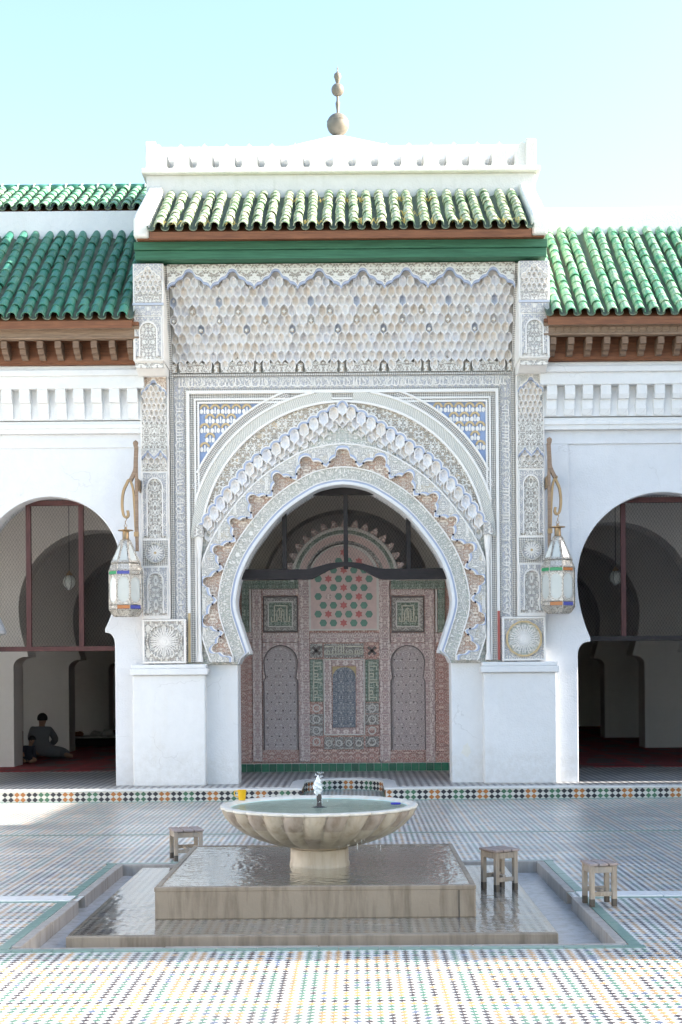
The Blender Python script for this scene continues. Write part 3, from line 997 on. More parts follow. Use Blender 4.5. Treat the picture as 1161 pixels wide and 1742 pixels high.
# ---------------------------------------------------------------- wings
def wing(side):
    sg = -1 if side == 'left' else 1
    lab = ('white arcaded gallery left of the portal with dark green tiled roof' if sg < 0 else
           'white arcaded gallery right of the portal with pale green tiled roof')
    xin = XC + sg * 2.60
    xout = sg * 9.3
    w = thing('gallery', lab, 'building', ((xin + xout) / 2, 17.8, 0))
    xl, xr = min(xin, xout), max(xin, xout)
    if sg < 0:
        ops = [horseshoe(-7.35, 3.10, 0.92, 0.72, 2.25, 0.84, TZ), horseshoe(-4.04, 3.10, 0.92, 0.71, 2.25, 0.84, TZ)]
    else:
        ops = [horseshoe(4.12, 2.86, 1.155, 0.985, 2.08, 1.155, TZ, cap=0.17), horseshoe(7.6, 2.86, 1.155, 0.985, 2.08, 1.155, TZ)]
    arcade('wall', 17.6, 18.02, xl, xr, 5.72, ops, mat='white_wall', parent=w, bevel=0.012)
    m_ = MB()
    m_.box(xl, xr, 17.34, 17.598, 5.40, 5.70)
    m_.box(xl, xr, 17.30, 17.338, 5.56, 5.64)
    m_.build('upper_moulding', 'white', w, bevel=0.012)
    m_ = MB()
    m_.box(xl, xr, 17.50, 17.598, 4.84, 5.00)
    m_.box(xl, xr, 17.478, 17.499, 4.90, 4.96)
    m_.build('lower_moulding', 'white', w, bevel=0.012)
    # raised plaster surround beside and over the arch, leaving a sunk field
    m_ = MB()
    m_.box(xl, xr, 17.575, 17.602, 4.66, 4.84)
    if sg > 0:
        m_.box(2.60, 2.86, 17.575, 17.603, 2.4, 4.66)
    m_.build('surround', 'white_wall', w, bevel=0.008)
    cb = MB()
    cb.side([(17.60, 5.40), (17.36, 5.40), (17.36, 5.28), (17.385, 5.225), (17.43, 5.22), (17.43, 5.10), (17.46, 5.02), (17.60, 5.02)], -0.066, 0.066)
    cme = cb.mesh('stucco_corbel', 'white')
    m_ = MB()
    m_.box(xl, xr, 17.475, 17.598, 5.01, 5.41)
    m_.build('corbel_backing', 'white', w)
    sp = 0.236
    n_ = int(2.6 / sp)
    for i in range(n_ + 4):
        place(cme, 'stucco_corbel', w, (xin + sg * (0.16 + sp * i), 0, 0))
    # cedar cornice: backing board, carved corbels, moulded fascia
    m_ = MB()
    m_.box(xl, xr, 17.28, 17.40, 5.70, 6.16)
    m_.box(xl, xr, 17.262, 17.279, 5.715, 5.80)
    m_.build('backing_board', 'cedar', w)
    m_ = MB()
    m_.box(xl, xr, 17.0, 17.09, 5.96, 6.12)
    m_.box(xl, xr, 16.97, 17.0, 6.08, 6.13)
    m_.box(xl, xr, 16.98, 17.0, 5.965, 5.985)
    fa = m_.build('fascia', 'cedar_grey', w, bevel=0.006)
    if sg > 0:                                                     # carved interlaced circles
        ring = MB()
        pts = [(0.055 * math.cos(2 * PI * q / 12), 0, 0.042 * math.sin(2 * PI * q / 12)) for q in range(13)]
        ring.tube(pts, 0.007, 4)
        rme = ring.mesh('carved_ring', 'cedar_grey')
        for i in range(26):
            place(rme, 'carved_ring', fa, (xin + 0.1 + i * 0.098, 16.998, 6.03))
    m_ = MB()
    m_.box(xl, xr, 16.93, 17.28, 6.12, 6.16)
    m_.build('soffit_board', 'cedar', w)
    kb = MB()
    kb.side([(17.28, 5.95), (17.03, 5.95), (17.03, 5.86), (17.075, 5.86), (17.075, 5.845), (17.10, 5.80), (17.16, 5.79), (17.18, 5.75), (17.24, 5.74), (17.28, 5.76)], -0.038, 0.038)
    kme = kb.mesh('wooden_corbel', 'corbel_wood')
    for i in range(n_ + 4):
        place(kme, 'wooden_corbel', w, (xin + sg * (0.13 + 0.232 * i), 0, 0))
    # tiled roof
    x_near = xin + sg * (0.10 if sg < 0 else 0.06)
    if sg < 0:
        tiled_roof(w, x_near - 0.176 * 15, x_near, 15, (16.84, 6.20), (18.86, 7.92), 12, 'tile_dark')
        m_ = MB()
        m_.box(xl, x_near + 0.25, 18.84, 19.1, 7.5, 8.26)
        m_.build('parapet', 'white', w, bevel=0.01)
        tiled_roof(w, x_near + 0.2 - 0.167 * 16, x_near + 0.2, 16, (18.82, 8.30), (19.9, 8.95), 6, 'tile_mid', name='upper_roof')
        rg = MB()
        rg.tube([(-0.115, 0, 0), (0.0, 0, 0.006), (0.115, 0, 0)], 0.062, 8)
        rme = rg.mesh('ridge_tile', 'tile_dark', True)
        cl = MB()
        cl.tube([(-0.012, 0, 0), (0.012, 0, 0)], 0.07, 8)
        cme2 = cl.mesh('ridge_joint', 'old_white', True)
        for i in range(12):
            place(rme, 'ridge_tile', w, (x_near + 0.1 - 0.24 * i, 19.95, 8.99))
            place(cme2, 'ridge_joint', w, (x_near + 0.1 - 0.12 - 0.24 * i, 19.95, 8.995))
    else:
        tiled_roof(w, x_near, x_near + 0.178 * 15, 15, (16.84, 6.20), (18.86, 7.92), 13, 'tile_mid')
        m_ = MB()
        m_.box(x_near - 0.3, xr, 18.84, 19.1, 7.5, 8.25)
        m_.build('parapet', 'white', w, bevel=0.01)
    m_ = MB()
    m_.box(xl, xr, 18.05, 18.8, 5.5, 6.6)
    m_.build('roof_core', 'cedar', w)
    return w


wing_l = wing('left')
wing_r = wing('right')


# ---- the courtyard's other sides, outside the frame: they shade it and throw light back
def side_gallery(label, sg, blocks):
    g = thing('side_gallery', label, 'building', (sg * 10.5, 5, 0))
    for (y0, y1, hh) in blocks:
        n = max(1, round((y1 - y0) / 3.3))
        m_ = MB()
        m_.box(sg * 10.5 - 1.5, sg * 10.5 + 1.5, y0, y1, 0, hh - 0.45)
        m_.build('wall', 'white_wall', g)
        m_ = MB()
        xf = sg * 10.5 - sg * 1.9
        xb = sg * 10.5 + sg * 1.5
        pts = [(xf, hh - 0.5), (xb, hh - 0.5), (xb, hh), (xb - sg * 1.4, hh), (xf, hh - 0.42)]
        i = len(m_.v)
        m_.v += [(x, y0, z) for x, z in pts] + [(x, y1, z) for x, z in pts]
        m_.f += [(0, 1, 2, 3, 4), (9, 8, 7, 6, 5)] + [(k, k + 5, (k + 1) % 5 + 5, (k + 1) % 5) for k in range(5)]
        m_.u += [None] * 7
        m_.mi += [0] * 7
        m_.build('roof', 'tile_dark', g)
    return g


side_gallery('white gallery closing the courtyard on the right', 1, ((7.25, 14.2, 7.5), (14.2, 17.3, 6.65)))
side_gallery('white gallery closing the courtyard on the left', -1, ((-14.0, 17.3, 5.2),))

# ================================================================== THE PORTAL
YP, YW, YB = 17.45, 17.62, 18.10
portal = thing('portal', 'tall carved plaster portal with horseshoe arch, muqarnas frieze and green tiled eave', 'portal', (XC, 17.7, 0))


def both(fn):
    for sg in (-1, 1):
        fn(sg)


def xbox(mb_, sg, h0, h1, y0, y1, z0, z1):
    a, b = XC + sg * h0, XC + sg * h1
    return mb_.box(min(a, b), max(a, b), y0, y1, z0, z1)


def piers(sg):
    m_ = MB()
    xbox(m_, sg, 1.84, 2.80, YP, 18.12, TZ, 1.63)
    m_.build('pier', 'white', portal, bevel=0.018)
    m_ = MB()
    xbox(m_, sg, 1.80, 2.83, YP - 0.05, 17.66, 1.63, 1.715)
    xbox(m_, sg, 1.82, 2.815, YP - 0.03, 17.66, 1.715, 1.77)
    m_.build('ledge', 'white', portal, bevel=0.012)
    m_ = MB()
    xbox(m_, sg, 1.425, 1.86, 17.67, YB, TZ, 1.768)
    m_.build('jamb', 'white', portal, bevel=0.012)


both(piers)
# eroded patch of render on the right jamb
pr0 = random.Random(4)
m_ = MB()
m_.slab([(1.475 + 0.066 * (1 + pr0.uniform(-.35, .3)) * math.cos(2 * PI * k / 14), 0.60 + 0.085 * (1 + pr0.uniform(-.35, .3)) * math.sin(2 * PI * k / 14)) for k in range(14)], 17.664, 17.69)
m_.build('eroded_patch', 'old_white', portal)

# ---- opening and wall plate
half_px = [(0, 823), (24, 826), (53, 836), (105, 872), (151, 927), (174, 970), (184, 1009), (184.5, 1035), (174, 1071), (162, 1107)]
half = [(dx / 127.7, 1.6 + (1150 - y) / 127.7) for dx, y in half_px]
half = catmull(half, 6)
half, OPL = resample(half, 61)
ZC_ = half[-1][1]
op_half_r = [(h_, z) for h_, z in half]
foot = [(half[-1][0], ZC_ - 0.035), (1.33, ZC_ - 0.045), (1.38, ZC_ - 0.08), (1.405, ZC_ - 0.13), (1.425, 1.768)]
full_half = half + foot
opening = [(XC - h_, z) for h_, z in full_half[::-1]] + [(XC + h_, z) for h_, z in full_half[1:]]
out = [(XC - 2.30, 1.768)] + opening + [(XC + 2.30, 1.768), (XC + 2.30, 5.66), (XC - 2.30, 5.66)]
mb = MB()
mb.slab(out, YW, YB)
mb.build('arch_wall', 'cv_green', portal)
# plain white soffit lining
mb = MB()
inn = [(XC + (x - XC) * 0.992, z - 0.01 * (1 if z > 3 else 0)) for x, z in opening]
mb.strip(inn, opening, YW - 0.02, YB + 0.01)
mb.build('intrados', 'white', portal, smooth=True)


def offs(poly, d):
    """offset a half polyline (hw, z) outward by d (number or list)"""
    o = []
    n = len(poly)
    for k, p in enumerate(poly):
        a, b = poly[max(0, k - 1)], poly[min(n - 1, k + 1)]
        tx, tz = b[0] - a[0], b[1] - a[1]
        l_ = math.hypot(tx, tz)
        nx, nz = -tz / l_, tx / l_
        if nz < 0 and k == 0:
            pass
        dd = d[k] if isinstance(d, (list, tuple)) else d
        if k == 0:
            nx, nz = 0.0, 1.0
        elif nx * 1.0 + nz * 0.3 < 0:
            nx, nz = -nx, -nz
        o.append((p[0] + nx * dd, p[1] + nz * dd))
    return o


def fullpoly(hf):
    return [(XC - h_, z) for h_, z in hf[::-1]] + [(XC + h_, z) for h_, z in hf[1:]]


def clampz(hf, zmin=1.80, hmax=1.885):
    o = [(min(h_, hmax), max(z, zmin)) for h_, z in hf]
    return o + [(max(o[-1][0] + 0.002, 1.43 + 0.12 * (o[-1][0] - 1.27)), zmin - 0.004)]


ext = half
dense, _ = resample(catmull([half[k] for k in range(0, 61, 3)], 12), 361)


def arch_band(name, d0, d1, yf, mat, poly=ext, parent=portal, smooth=False):
    m_ = MB()
    m_.strip(fullpoly(clampz(offs(poly, d0))), fullpoly(clampz(offs(poly, d1))), yf, YW + 0.01)
    return m_.build(name, mat, parent, smooth=smooth)


arch_band('edge_moulding', 0.0, 0.030, YW - 0.028, 'white')
arch_band('blue_line', 0.030, 0.055, YW - 0.018, 'blue_line')
arch_band('white_line', 0.055, 0.066, YW - 0.03, 'stucco')
arch_band('inscription_band', 0.066, 0.215, YW - 0.02, 'script_green')
arch_band('white_line', 0.215, 0.232, YW - 0.034, 'stucco')
arch_band('niche_ground', 0.232, 0.50, YW - 0.012, 'cv_red')
NL = 8.5
lob = []
for k in range(361):
    p = k / 360 * NL
    p = abs(p - round(p))
    if p < 0.17:
        s_ = 0.60 + 0.40 * math.sqrt(max(0, 1 - (p / 0.17) ** 2))
    elif p < 0.40:
        s_ = 0.16 + 0.36 * math.sqrt(max(0, 1 - ((p - 0.17) / 0.23) ** 2))
    else:
        s_ = 0.16 * (1 - (p - 0.40) / 0.1)
    lob.append(0.245 + 0.225 * s_)
LA = clampz(offs(dense, lob), 1.80, 1.87)
LB = clampz(offs(dense, [max(0.515, q + 0.03) for q in lob]), 1.80, 1.885)
mb = MB()
mb.strip(fullpoly(LA), fullpoly(LB), YW - 0.085, YW + 0.005)
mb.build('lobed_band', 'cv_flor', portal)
mb = MB()
mb.strip(fullpoly(LA), fullpoly(clampz(offs(dense, [q + 0.026 for q in lob]), 1.80, 1.88)), YW - 0.093, YW - 0.08)
mb.build('lobed_outline', 'blue_line', portal)
mb = MB()
mb.strip(fullpoly(clampz(offs(dense, [q - 0.016 for q in lob]))), fullpoly(LA), YW - 0.089, YW)
mb.build('lobed_lip', 'stucco', portal)
arch_band('white_line', 0.515, 0.532, YW - 0.091, 'stucco')
pin = MB()
pin.lathe([(0.014, -0.006), (0.014, 0.004), (0.0, 0.006)], n=8)
pme = pin.mesh('stud', 'dark_hole')
for i in range(8):
    k = int(round((i + 0.5) / NL * 360))
    for dk in (-5, 5):
        if 0 <= k + dk <= 360:
            h_, z = offs(dense, 0.292)[k + dk]
            for sg in (-1, 1):
                place(pme, 'stud', portal, (XC + sg * h_, YW - 0.097, z), (PI / 2, 0, 0))

# ---- big circular mouldings
CZ, CR = 3.36, 2.03


def arc_band(name, r0, r1, yf, mat, hmax=1.93, ztop=5.385):
    lo = 0.0 if CZ + r1 <= ztop else math.acos((ztop - CZ) / r1)
    hi = math.asin(min(0.999, hmax / r0))
    n = 40
    for sg in (-1, 1):
        A = [(XC + sg * r0 * math.sin(lo + (hi - lo) * k / n), CZ + r0 * math.cos(lo + (hi - lo) * k / n)) for k in range(n + 1)]
        B = [(XC + sg * r1 * math.sin(lo + (hi - lo) * k / n), CZ + r1 * math.cos(lo + (hi - lo) * k / n)) for k in range(n + 1)]
        m_ = MB()
        m_.strip(A, B, yf, YW + 0.01)
        m_.build(name, mat, portal)


arc_band('pierced_moulding', 2.06, 2.15, YW - 0.05, 'dots_uv')
arc_band('white_line', 2.15, 2.175, YW - 0.065, 'stucco')
arc_band('white_line', 2.03, 2.06, YW - 0.07, 'stucco', 1.95)
arc_band('herringbone_moulding', 1.905, 2.03, YW - 0.055, 'stripe_uv', 1.95)
arc_band('white_line', 1.875, 1.905, YW - 0.075, 'stucco', 1.95)

# ---- muqarnas arch under the scroll band
Mh = catmull([(0, 5.21), (0.30, 5.06), (0.67, 4.84), (0.94, 4.65), (1.22, 4.45), (1.425, 4.215), (1.63, 3.98), (1.80, 3.74), (1.90, 3.58)], 10)
Mh, ML = resample(Mh, 289)
NC = 17
ml = [0.045 * abs(math.cos(PI * (k / 288 * NC))) ** 0.6 for k in range(289)]
M0 = offs(Mh, ml)
M0[0] = (0.0, M0[0][1])
th_end = math.asin(1.90 / 1.88) if 1.90 < 1.88 else R(84)
outer = []
for k in range(289):
    a = R(79) * (k / 288)
    outer.append((1.88 * math.sin(a), CZ + 1.88 * math.cos(a)))
M0c = [(min(h_, 1.89), z) for h_, z in M0]
outer = [(max(h_, c_[0] - 0.4), max(z, c_[1])) for (h_, z), c_ in zip(outer, M0c)]
mb = MB()
mb.strip(fullpoly(M0c), fullpoly(outer), YW - 0.035, YW + 0.005)
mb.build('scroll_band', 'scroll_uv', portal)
mb = MB()
mb.strip(fullpoly([(max(0, h_), z) for h_, z in offs(M0, -0.022)]), fullpoly(M0), YW - 0.092, YW)
mb.build('scalloped_outline', 'blue_line', portal)
mb = MB()
mb.strip(fullpoly(M0), fullpoly(offs(M0, 0.012)), YW - 0.098, YW)
mb.build('scalloped_lip', 'stucco', portal)


def cell_mesh(name, w, h_, d, mats, fr=0.86, pointed=0.25):
    """one muqarnas cell: pointed-arch head, hollow face, tapering to a hanging tip that laps the row below"""
    m_ = MB()
    hw = w / 2
    up = [(-1.0, 0.10), (-0.90, 0.34), (-0.66, 0.53), (-0.34, 0.63), (0.0, 0.70), (0.34, 0.63), (0.66, 0.53), (0.90, 0.34), (1.0, 0.10)]
    dn = [(1.0, -0.34), (0.80, -0.46), (0.42, -0.58), (0.13, -0.76), (0.0, -0.92), (-0.13, -0.76), (-0.42, -0.58), (-0.80, -0.46), (-1.0, -0.34)]
    ol = [(x * hw * 0.985, z * h_) for x, z in up + dn]
    n = len(ol)
    rim = [(x * 0.84, z * 0.86 + 0.0 * h_) for x, z in ol]
    inn_ = [(x * 0.50, z * 0.52 + 0.06 * h_) for x, z in ol]
    def dep(z, f):
        q = max(0.0, min(1.0, (z / h_ + 0.85) / 1.3))
        return d * f * (0.25 + 0.75 * q)
    for k in range(n):
        q = (k + 1) % n
        m_.cur = 0
        m_.quad([(ol[k][0], 0, ol[k][1]), (ol[q][0], 0, ol[q][1]), (rim[q][0], 0.0, rim[q][1]), (rim[k][0], 0.0, rim[k][1])])
        m_.quad([(ol[k][0], 0, ol[k][1]), (ol[k][0], d * 1.7, ol[k][1]), (ol[q][0], d * 1.7, ol[q][1]), (ol[q][0], 0, ol[q][1])])
        m_.cur = 1
        m_.quad([(rim[k][0], 0, rim[k][1]), (rim[q][0], 0, rim[q][1]), (inn_[q][0], dep(inn_[q][1], 0.9), inn_[q][1]), (inn_[k][0], dep(inn_[k][1], 0.9), inn_[k][1])])
        m_.quad([(inn_[k][0], dep(inn_[k][1], 0.9), inn_[k][1]), (inn_[q][0], dep(inn_[q][1], 0.9), inn_[q][1]), (0, d, 0.1 * h_)])
    return m_.mesh(name, mats)


ac = [cell_mesh('muqarnas_cell', 0.128, 0.135, 0.042, ['cell', b_]) for b_ in ('cell', 'stucco_warm', 'cell_grey')]
muq_arch = MB()
muq_arch.strip(fullpoly(offs(Mh, -0.20)), fullpoly(offs(Mh, 0.0)), YW - 0.012, YW + 0.004)
muq_arch = muq_arch.build('muqarnas_arch', 'stucco', portal)
for row, (dz, yy) in enumerate(((0.075, YW - 0.080), (0.165, YW - 0.055), (0.245, YW - 0.030))):
    for i in range(NC + 1):
        f = (i + (0.5 if row % 2 else 0.0)) / NC
        if f > 1.0:
            continue
        k = int(round(f * 288))
        h_, z = Mh[k]
        if h_ > 1.86:
            continue
        for sg in ((-1, 1) if h_ > 0.02 else (1,)):
            place(ac[(i + row) % 3], 'muqarnas_cell', muq_arch, (XC + sg * max(0, h_ - 0.02), yy, z - dz + 0.02), sc=(0.98 - 0.1 * row, 1, 1.0 - 0.1 * row))

# ---- scale-tiled spandrels
def spandrel(sg):
    n = 16
    a0, a1 = math.acos((5.235 - CZ) / 2.175), math.asin(1.905 / 2.175)
    arc = [(2.175 * math.sin(a0 + (a1 - a0) * k / n), CZ + 2.175 * math.cos(a0 + (a1 - a0) * k / n)) for k in range(n + 1)]
    poly = [(1.905, 5.235)] + arc
    m_ = MB()
    m_.slab([(XC + sg * x, z) for x, z in poly], YW - 0.012, YW + 0.01)
    sp_ = m_.build('spandrel', 'spandrel_blue', portal)
    for r_ in range(7):
        z = 5.165 - r_ * 0.126
        for c_ in range(8):
            x = 1.835 - c_ * 0.141 + (0.07 if r_ % 2 else 0)
            if x > 1.89 or math.hypot(x, z - CZ) < 2.195:
                continue
            place(scale_g, 'fan_tile', sp_, (XC + sg * x, YW - 0.012, z + 0.006), sc=(1.12, 1, 1.12))
            place(scale_b, 'leaf_tile', sp_, (XC + sg * x, YW - 0.012, z + 0.006), sc=(1.2, 1, 1.12))


m_ = MB()
A = [(0.032 * math.cos(PI * k / 8), 0.032 * math.sin(PI * k / 8)) for k in range(9)]
B = [(0.060 * math.cos(PI * k / 8), 0.060 * math.sin(PI * k / 8) - 0.004) for k in range(9)]
m_.strip(A, B, -0.018, 0.0)
scale_g = m_.mesh('fan_tile', 'gold')
m_ = MB()
for sx_ in (-1, 1):
    el = [(sx_ * 0.034 + 0.02 * math.cos(2 * PI * k / 10), -0.034 + 0.030 * math.sin(2 * PI * k / 10)) for k in range(10)]
    m_.slab(el, -0.014, 0.0)
m_.slab([(-0.011, -0.06), (0.011, -0.06), (0.006, 0.02), (-0.006, 0.02)], -0.012, 0.0)
scale_b = m_.mesh('leaf_tile', 'stucco')
both(spandrel)

# ---- rectangular frames round the arch
def frame(name, h0, h1, z0, z1, yf, mat, zb=1.80):
    m_ = MB()
    m_.box(XC - h1, XC - h0, yf, YW + 0.002, zb, z1)
    m_.box(XC + h0, XC + h1, yf, YW + 0.002, zb, z1)
    m_.box(XC - h0 + 0.0005, XC + h0 - 0.0005, yf, YW + 0.002, z0, z1)
    return m_.build(name, mat, portal)


frame('white_frame', 1.905, 1.928, 5.235, 5.258, YW - 0.052, 'stucco', 3.6)
frame('bead_frame', 1.929, 1.948, 5.259, 5.278, YW - 0.036, 'dots', 3.6)
frame('white_frame', 1.949, 1.972, 5.279, 5.302, YW - 0.052, 'stucco')
frame('pierced_frame', 1.973, 2.035, 5.303, 5.365, YW - 0.03, 'dots')
frame('white_frame', 2.036, 2.075, 5.366, 5.405, YW - 0.06, 'stucco')
frame('pierced_frame', 2.076, 2.10, 5.406, 5.43, YW - 0.035, 'dots')
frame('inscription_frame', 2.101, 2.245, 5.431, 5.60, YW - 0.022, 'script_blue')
frame('pierced_frame', 2.246, 2.292, 5.601, 5.632, YW - 0.045, 'dots', 1.775)
# raised lettering on the inscription frame
def ribbon(mb_, pts, w, fn, y0, y1):
    n = len(pts)
    L_, R_ = [], []
    for k, p in enumerate(pts):
        a, b = pts[max(0, k - 1)], pts[min(n - 1, k + 1)]
        tx, tz = b[0] - a[0], b[1] - a[1]
        l_ = math.hypot(tx, tz) or 1
        ww = w * (0.55 + 0.45 * math.sin(PI * (k + 0.5) / n)) / 2
        L_.append(fn(p[0] - tz / l_ * ww, p[1] + tx / l_ * ww))
        R_.append(fn(p[0] + tz / l_ * ww, p[1] - tx / l_ * ww))
    mb_.strip(L_, R_, y0 - random.uniform(0, 0.004), y1)


def script(mb_, length, hgt, fn, y0, y1, seed):
    rnd = random.Random(seed)
    u = 0.02
    while u < length - 0.06:
        kind = rnd.random()
        w = rnd.uniform(0.05, 0.11)
        if kind < 0.5:                       # tall stem with a foot
            x = u + 0.012
            ribbon(mb_, [(x + 0.006, hgt * 0.95), (x, hgt * 0.6), (x - 0.002, hgt * 0.25), (x + 0.02, hgt * 0.14), (x + 0.045, hgt * 0.2)], 0.015, fn, y0, y1)
            w = 0.045
        elif kind < 0.8:                     # bowl
            ribbon(mb_, [(u, hgt * 0.5), (u + w * .1, hgt * 0.2), (u + w * .5, hgt * 0.08), (u + w * .9, hgt * 0.22), (u + w, hgt * 0.55)], 0.016, fn, y0, y1)
            ribbon(mb_, [(u + w * .3, hgt * 0.62), (u + w * .5, hgt * 0.8), (u + w * .75, hgt * 0.66), (u + w * .5, hgt * 0.5)], 0.012, fn, y0, y1)
        else:                                # long sweep
            w = 0.1
            ribbon(mb_, [(u, hgt * 0.9), (u + w * .4, hgt * 0.55), (u + w * .5, hgt * 0.35), (u + w * .1, hgt * 0.2), (u + w * .6, hgt * 0.1), (u + w, hgt * 0.3)], 0.015, fn, y0, y1)
        u += w * 0.9


mb = MB()
script(mb, 4.40, 0.14, lambda u, v: (XC - 2.2 + u, 5.446 + v), YW - 0.032, YW - 0.02, 3)
mb.build('lettering', 'stucco', portal)
for sg in (-1, 1):
    mb = MB()
    script(mb, 3.3, 0.115, lambda u, v, s=sg: (XC + s * 2.173 + (v - 0.058) * -s, 1.95 + u), YW - 0.032, YW - 0.02, 5 + sg)
    mb.build('lettering', 'stucco', portal)

# ---- colonnettes at the arch springing
def colonnette(sg):
    x = XC + sg * 1.915
    m_ = MB()
    m_.lathe([(0.040, 1.80), (0.040, 1.86), (0.028, 1.90), (0.028, 3.18), (0.034, 3.20), (0.028, 3.23), (0.04, 3.30), (0.052, 3.42), (0.052, 3.46)], (x, YW - 0.06, 0), 12)
    m_.build('colonnette', 'stucco', portal, smooth=True)
    m_ = MB()
    m_.box(x - 0.06, x + 0.06, YW - 0.13, YW, 3.46, 3.56)
    m_.box(x - 0.045, x + 0.045, YW - 0.11, YW, 3.56, 3.62)
    m_.build('impost', 'cv_plain', portal)
    m_ = MB()
    m_.box(XC + sg * 2.055 - 0.017, XC + sg * 2.055 + 0.017, YW - 0.072, YW - 0.06, 1.80, 2.45)
    m_.build('painted_strip', 'red_paint' if sg > 0 else 'gold', portal)


both(colonnette)

# ---- pilasters with stacked carved panels
def arch_panel(x0, x1, y, z0, z1, parent, ground='cv_dark', surround='cv_plain', edge='stucco', ogee=False):
    cx = (x0 + x1) / 2
    hw = (x1 - x0) / 2 - 0.055
    zs = z1 - 0.06 - hw * (1.0 if not ogee else 1.15)
    arc = [(cx + hw * math.cos(PI * k / 14), zs + hw * math.sin(PI * k / 14) * (1.0 if not ogee else 1.15)) for k in range(15)]
    m_ = MB()
    m_.box(x0, x1, y - 0.004, y + 0.03, z0, z1)
    p = m_.build('carved_panel', ground, parent)
    m_ = MB()
    notch_ = [(x0 + 0.004, z0 + 0.03)] + [(cx - hw, z0 + 0.03)] + arc[::-1] + [(cx + hw, z0 + 0.03)] + [(x1 - 0.004, z0 + 0.03), (x1 - 0.004, z1 - 0.004), (x0 + 0.004, z1 - 0.004)]
    m_.slab(notch_, y - 0.022, y - 0.003)
    m_.build('panel_surround', surround, p)
    ins = [(cx + (x - cx) * 0.86, zs + (z - zs) * 0.86) for x, z in arc]
    m_ = MB()
    m_.strip([(cx + hw * 0.86, z0 + 0.03)] + ins + [(cx - hw * 0.86, z0 + 0.03)], [(cx + hw, z0 + 0.03)] + arc + [(cx - hw, z0 + 0.03)], y - 0.03, y)
    m_.build('panel_arch', edge, p)
    for xx in (x0, x1 - 0.012):
        m_ = MB()
        m_.box(xx, xx + 0.012, y - 0.028, y, z0, z1)
        m_.build('panel_bead', 'stucco', p)
    return p


def rosette(cx, cz, y, r, parent, n=20, ring='stucco', petal='stucco', ground='cv_dark', core='gold', scallop=False):
    m_ = MB()
    c0 = [((r * 0.91) * math.cos(2 * PI * k / 48) + cx, (r * 0.91) * math.sin(2 * PI * k / 48) + cz) for k in range(49)]
    f = (lambda k: 1 + 0.03 * abs(math.sin(6 * 2 * PI * k / 48))) if scallop else (lambda k: 1.0)
    c1 = [(r * f(k) * math.cos(2 * PI * k / 48) + cx, r * f(k) * math.sin(2 * PI * k / 48) + cz) for k in range(49)]
    m_.strip(c0, c1, y - 0.028, y)
    ro = m_.build('rosette', ring, parent)
    m_ = MB()
    m_.slab(c0[:-1], y - 0.006, y + 0.002)
    m_.build('rosette_ground', ground, ro)
    pm = MB()
    L = r * 0.87
    el = [(L * 0.56 + L * 0.40 * math.cos(2 * PI * k / 8), (0.62 * PI * L * 0.56 / n) * math.sin(2 * PI * k / 8)) for k in range(8)]
    pm.slab(el, -0.012, 0.0)
    pm.slab([(L * 0.12, -0.006), (L * 0.35, -0.006), (L * 0.35, 0.006), (L * 0.12, 0.006)], -0.010, 0.0)
    pmesh = pm.mesh('petal', petal)
    for k in range(n):
        place(pmesh, 'petal', ro, (cx, y - 0.006, cz), (0, 2 * PI * k / n, 0))
    m_ = MB()
    m_.slab([(cx + r * 0.13 * math.cos(2 * PI * k / 12), cz + r * 0.13 * math.sin(2 * PI * k / 12)) for k in range(12)], y - 0.022, y)
    m_.build('boss', core, ro)
    return ro


pc = {w_: cell_mesh('muqarnas_cell', w_, 0.11, 0.04, ['cell', 'stucco_warm' if w_ < 0.1 else 'cell']) for w_ in (0.075, 0.11)}


def muq_panel(x0, x1, y, z0, z1, parent, rows, cols, lean=0.02, w_=0.075):
    m_ = MB()
    m_.box(x0, x1, y, y + 0.03, z0, z1)
    p = m_.build('muqarnas_panel', 'cv_plain', parent)
    rh = (z1 - z0) / rows
    pw = (x1 - x0 - 0.02) / cols
    for r_ in range(rows):
        nn = cols if r_ % 2 == 0 else cols - 1
        for c_ in range(nn):
            x = x0 + 0.01 + pw * (c_ + (0.5 if r_ % 2 == 0 else 1.0))
            place(pc[w_], 'muqarnas_cell', p, (x, y - 0.0185 - lean * r_, z0 + rh * (r_ + 0.5)), sc=(pw / w_ * 0.97, 1, rh / 0.11 * 0.97))
    return p


def lobed_head(x0, x1, y, z0, z1, parent, n=1, mat='cv_blue', line='blue_line'):
    """carved fascia whose lower edge is cut in lobes"""
    N = 24 * n
    lo, hi = [], []
    for k in range(N + 1):
        p = (k / 24) % 1.0
        q = abs(p - 0.5)
        if q < 0.13:
            f = 0.62 + 0.38 * math.sqrt(max(0, 1 - (q / 0.13) ** 2))
        elif q < 0.32:
            f = 0.30 + 0.30 * math.sqrt(max(0, 1 - ((q - 0.13) / 0.19) ** 2))
        else:
            f = 0.30 * math.sqrt(max(0, 1 - ((q - 0.32) / 0.18) ** 2))
        x = x0 + (x1 - x0) * k / N
        lo.append((x, z0 + (z1 - z0) * 0.82 * f))
        hi.append((x, z1))
    m_ = MB()
    m_.strip(lo, hi, y - 0.02, y + 0.04)
    p = m_.build('lobed_fascia', mat, parent)
    m_ = MB()
    m_.strip([(x, z - 0.034) for x, z in lo], lo, y - 0.006, y + 0.045)
    m_.build('lobed_edge', line, p)
    m_ = MB()
    m_.strip([(x, z - 0.004) for x, z in lo], [(x, z + 0.008) for x, z in lo], y - 0.026, y)
    m_.build('lobed_rim', 'stucco', p)
    return p


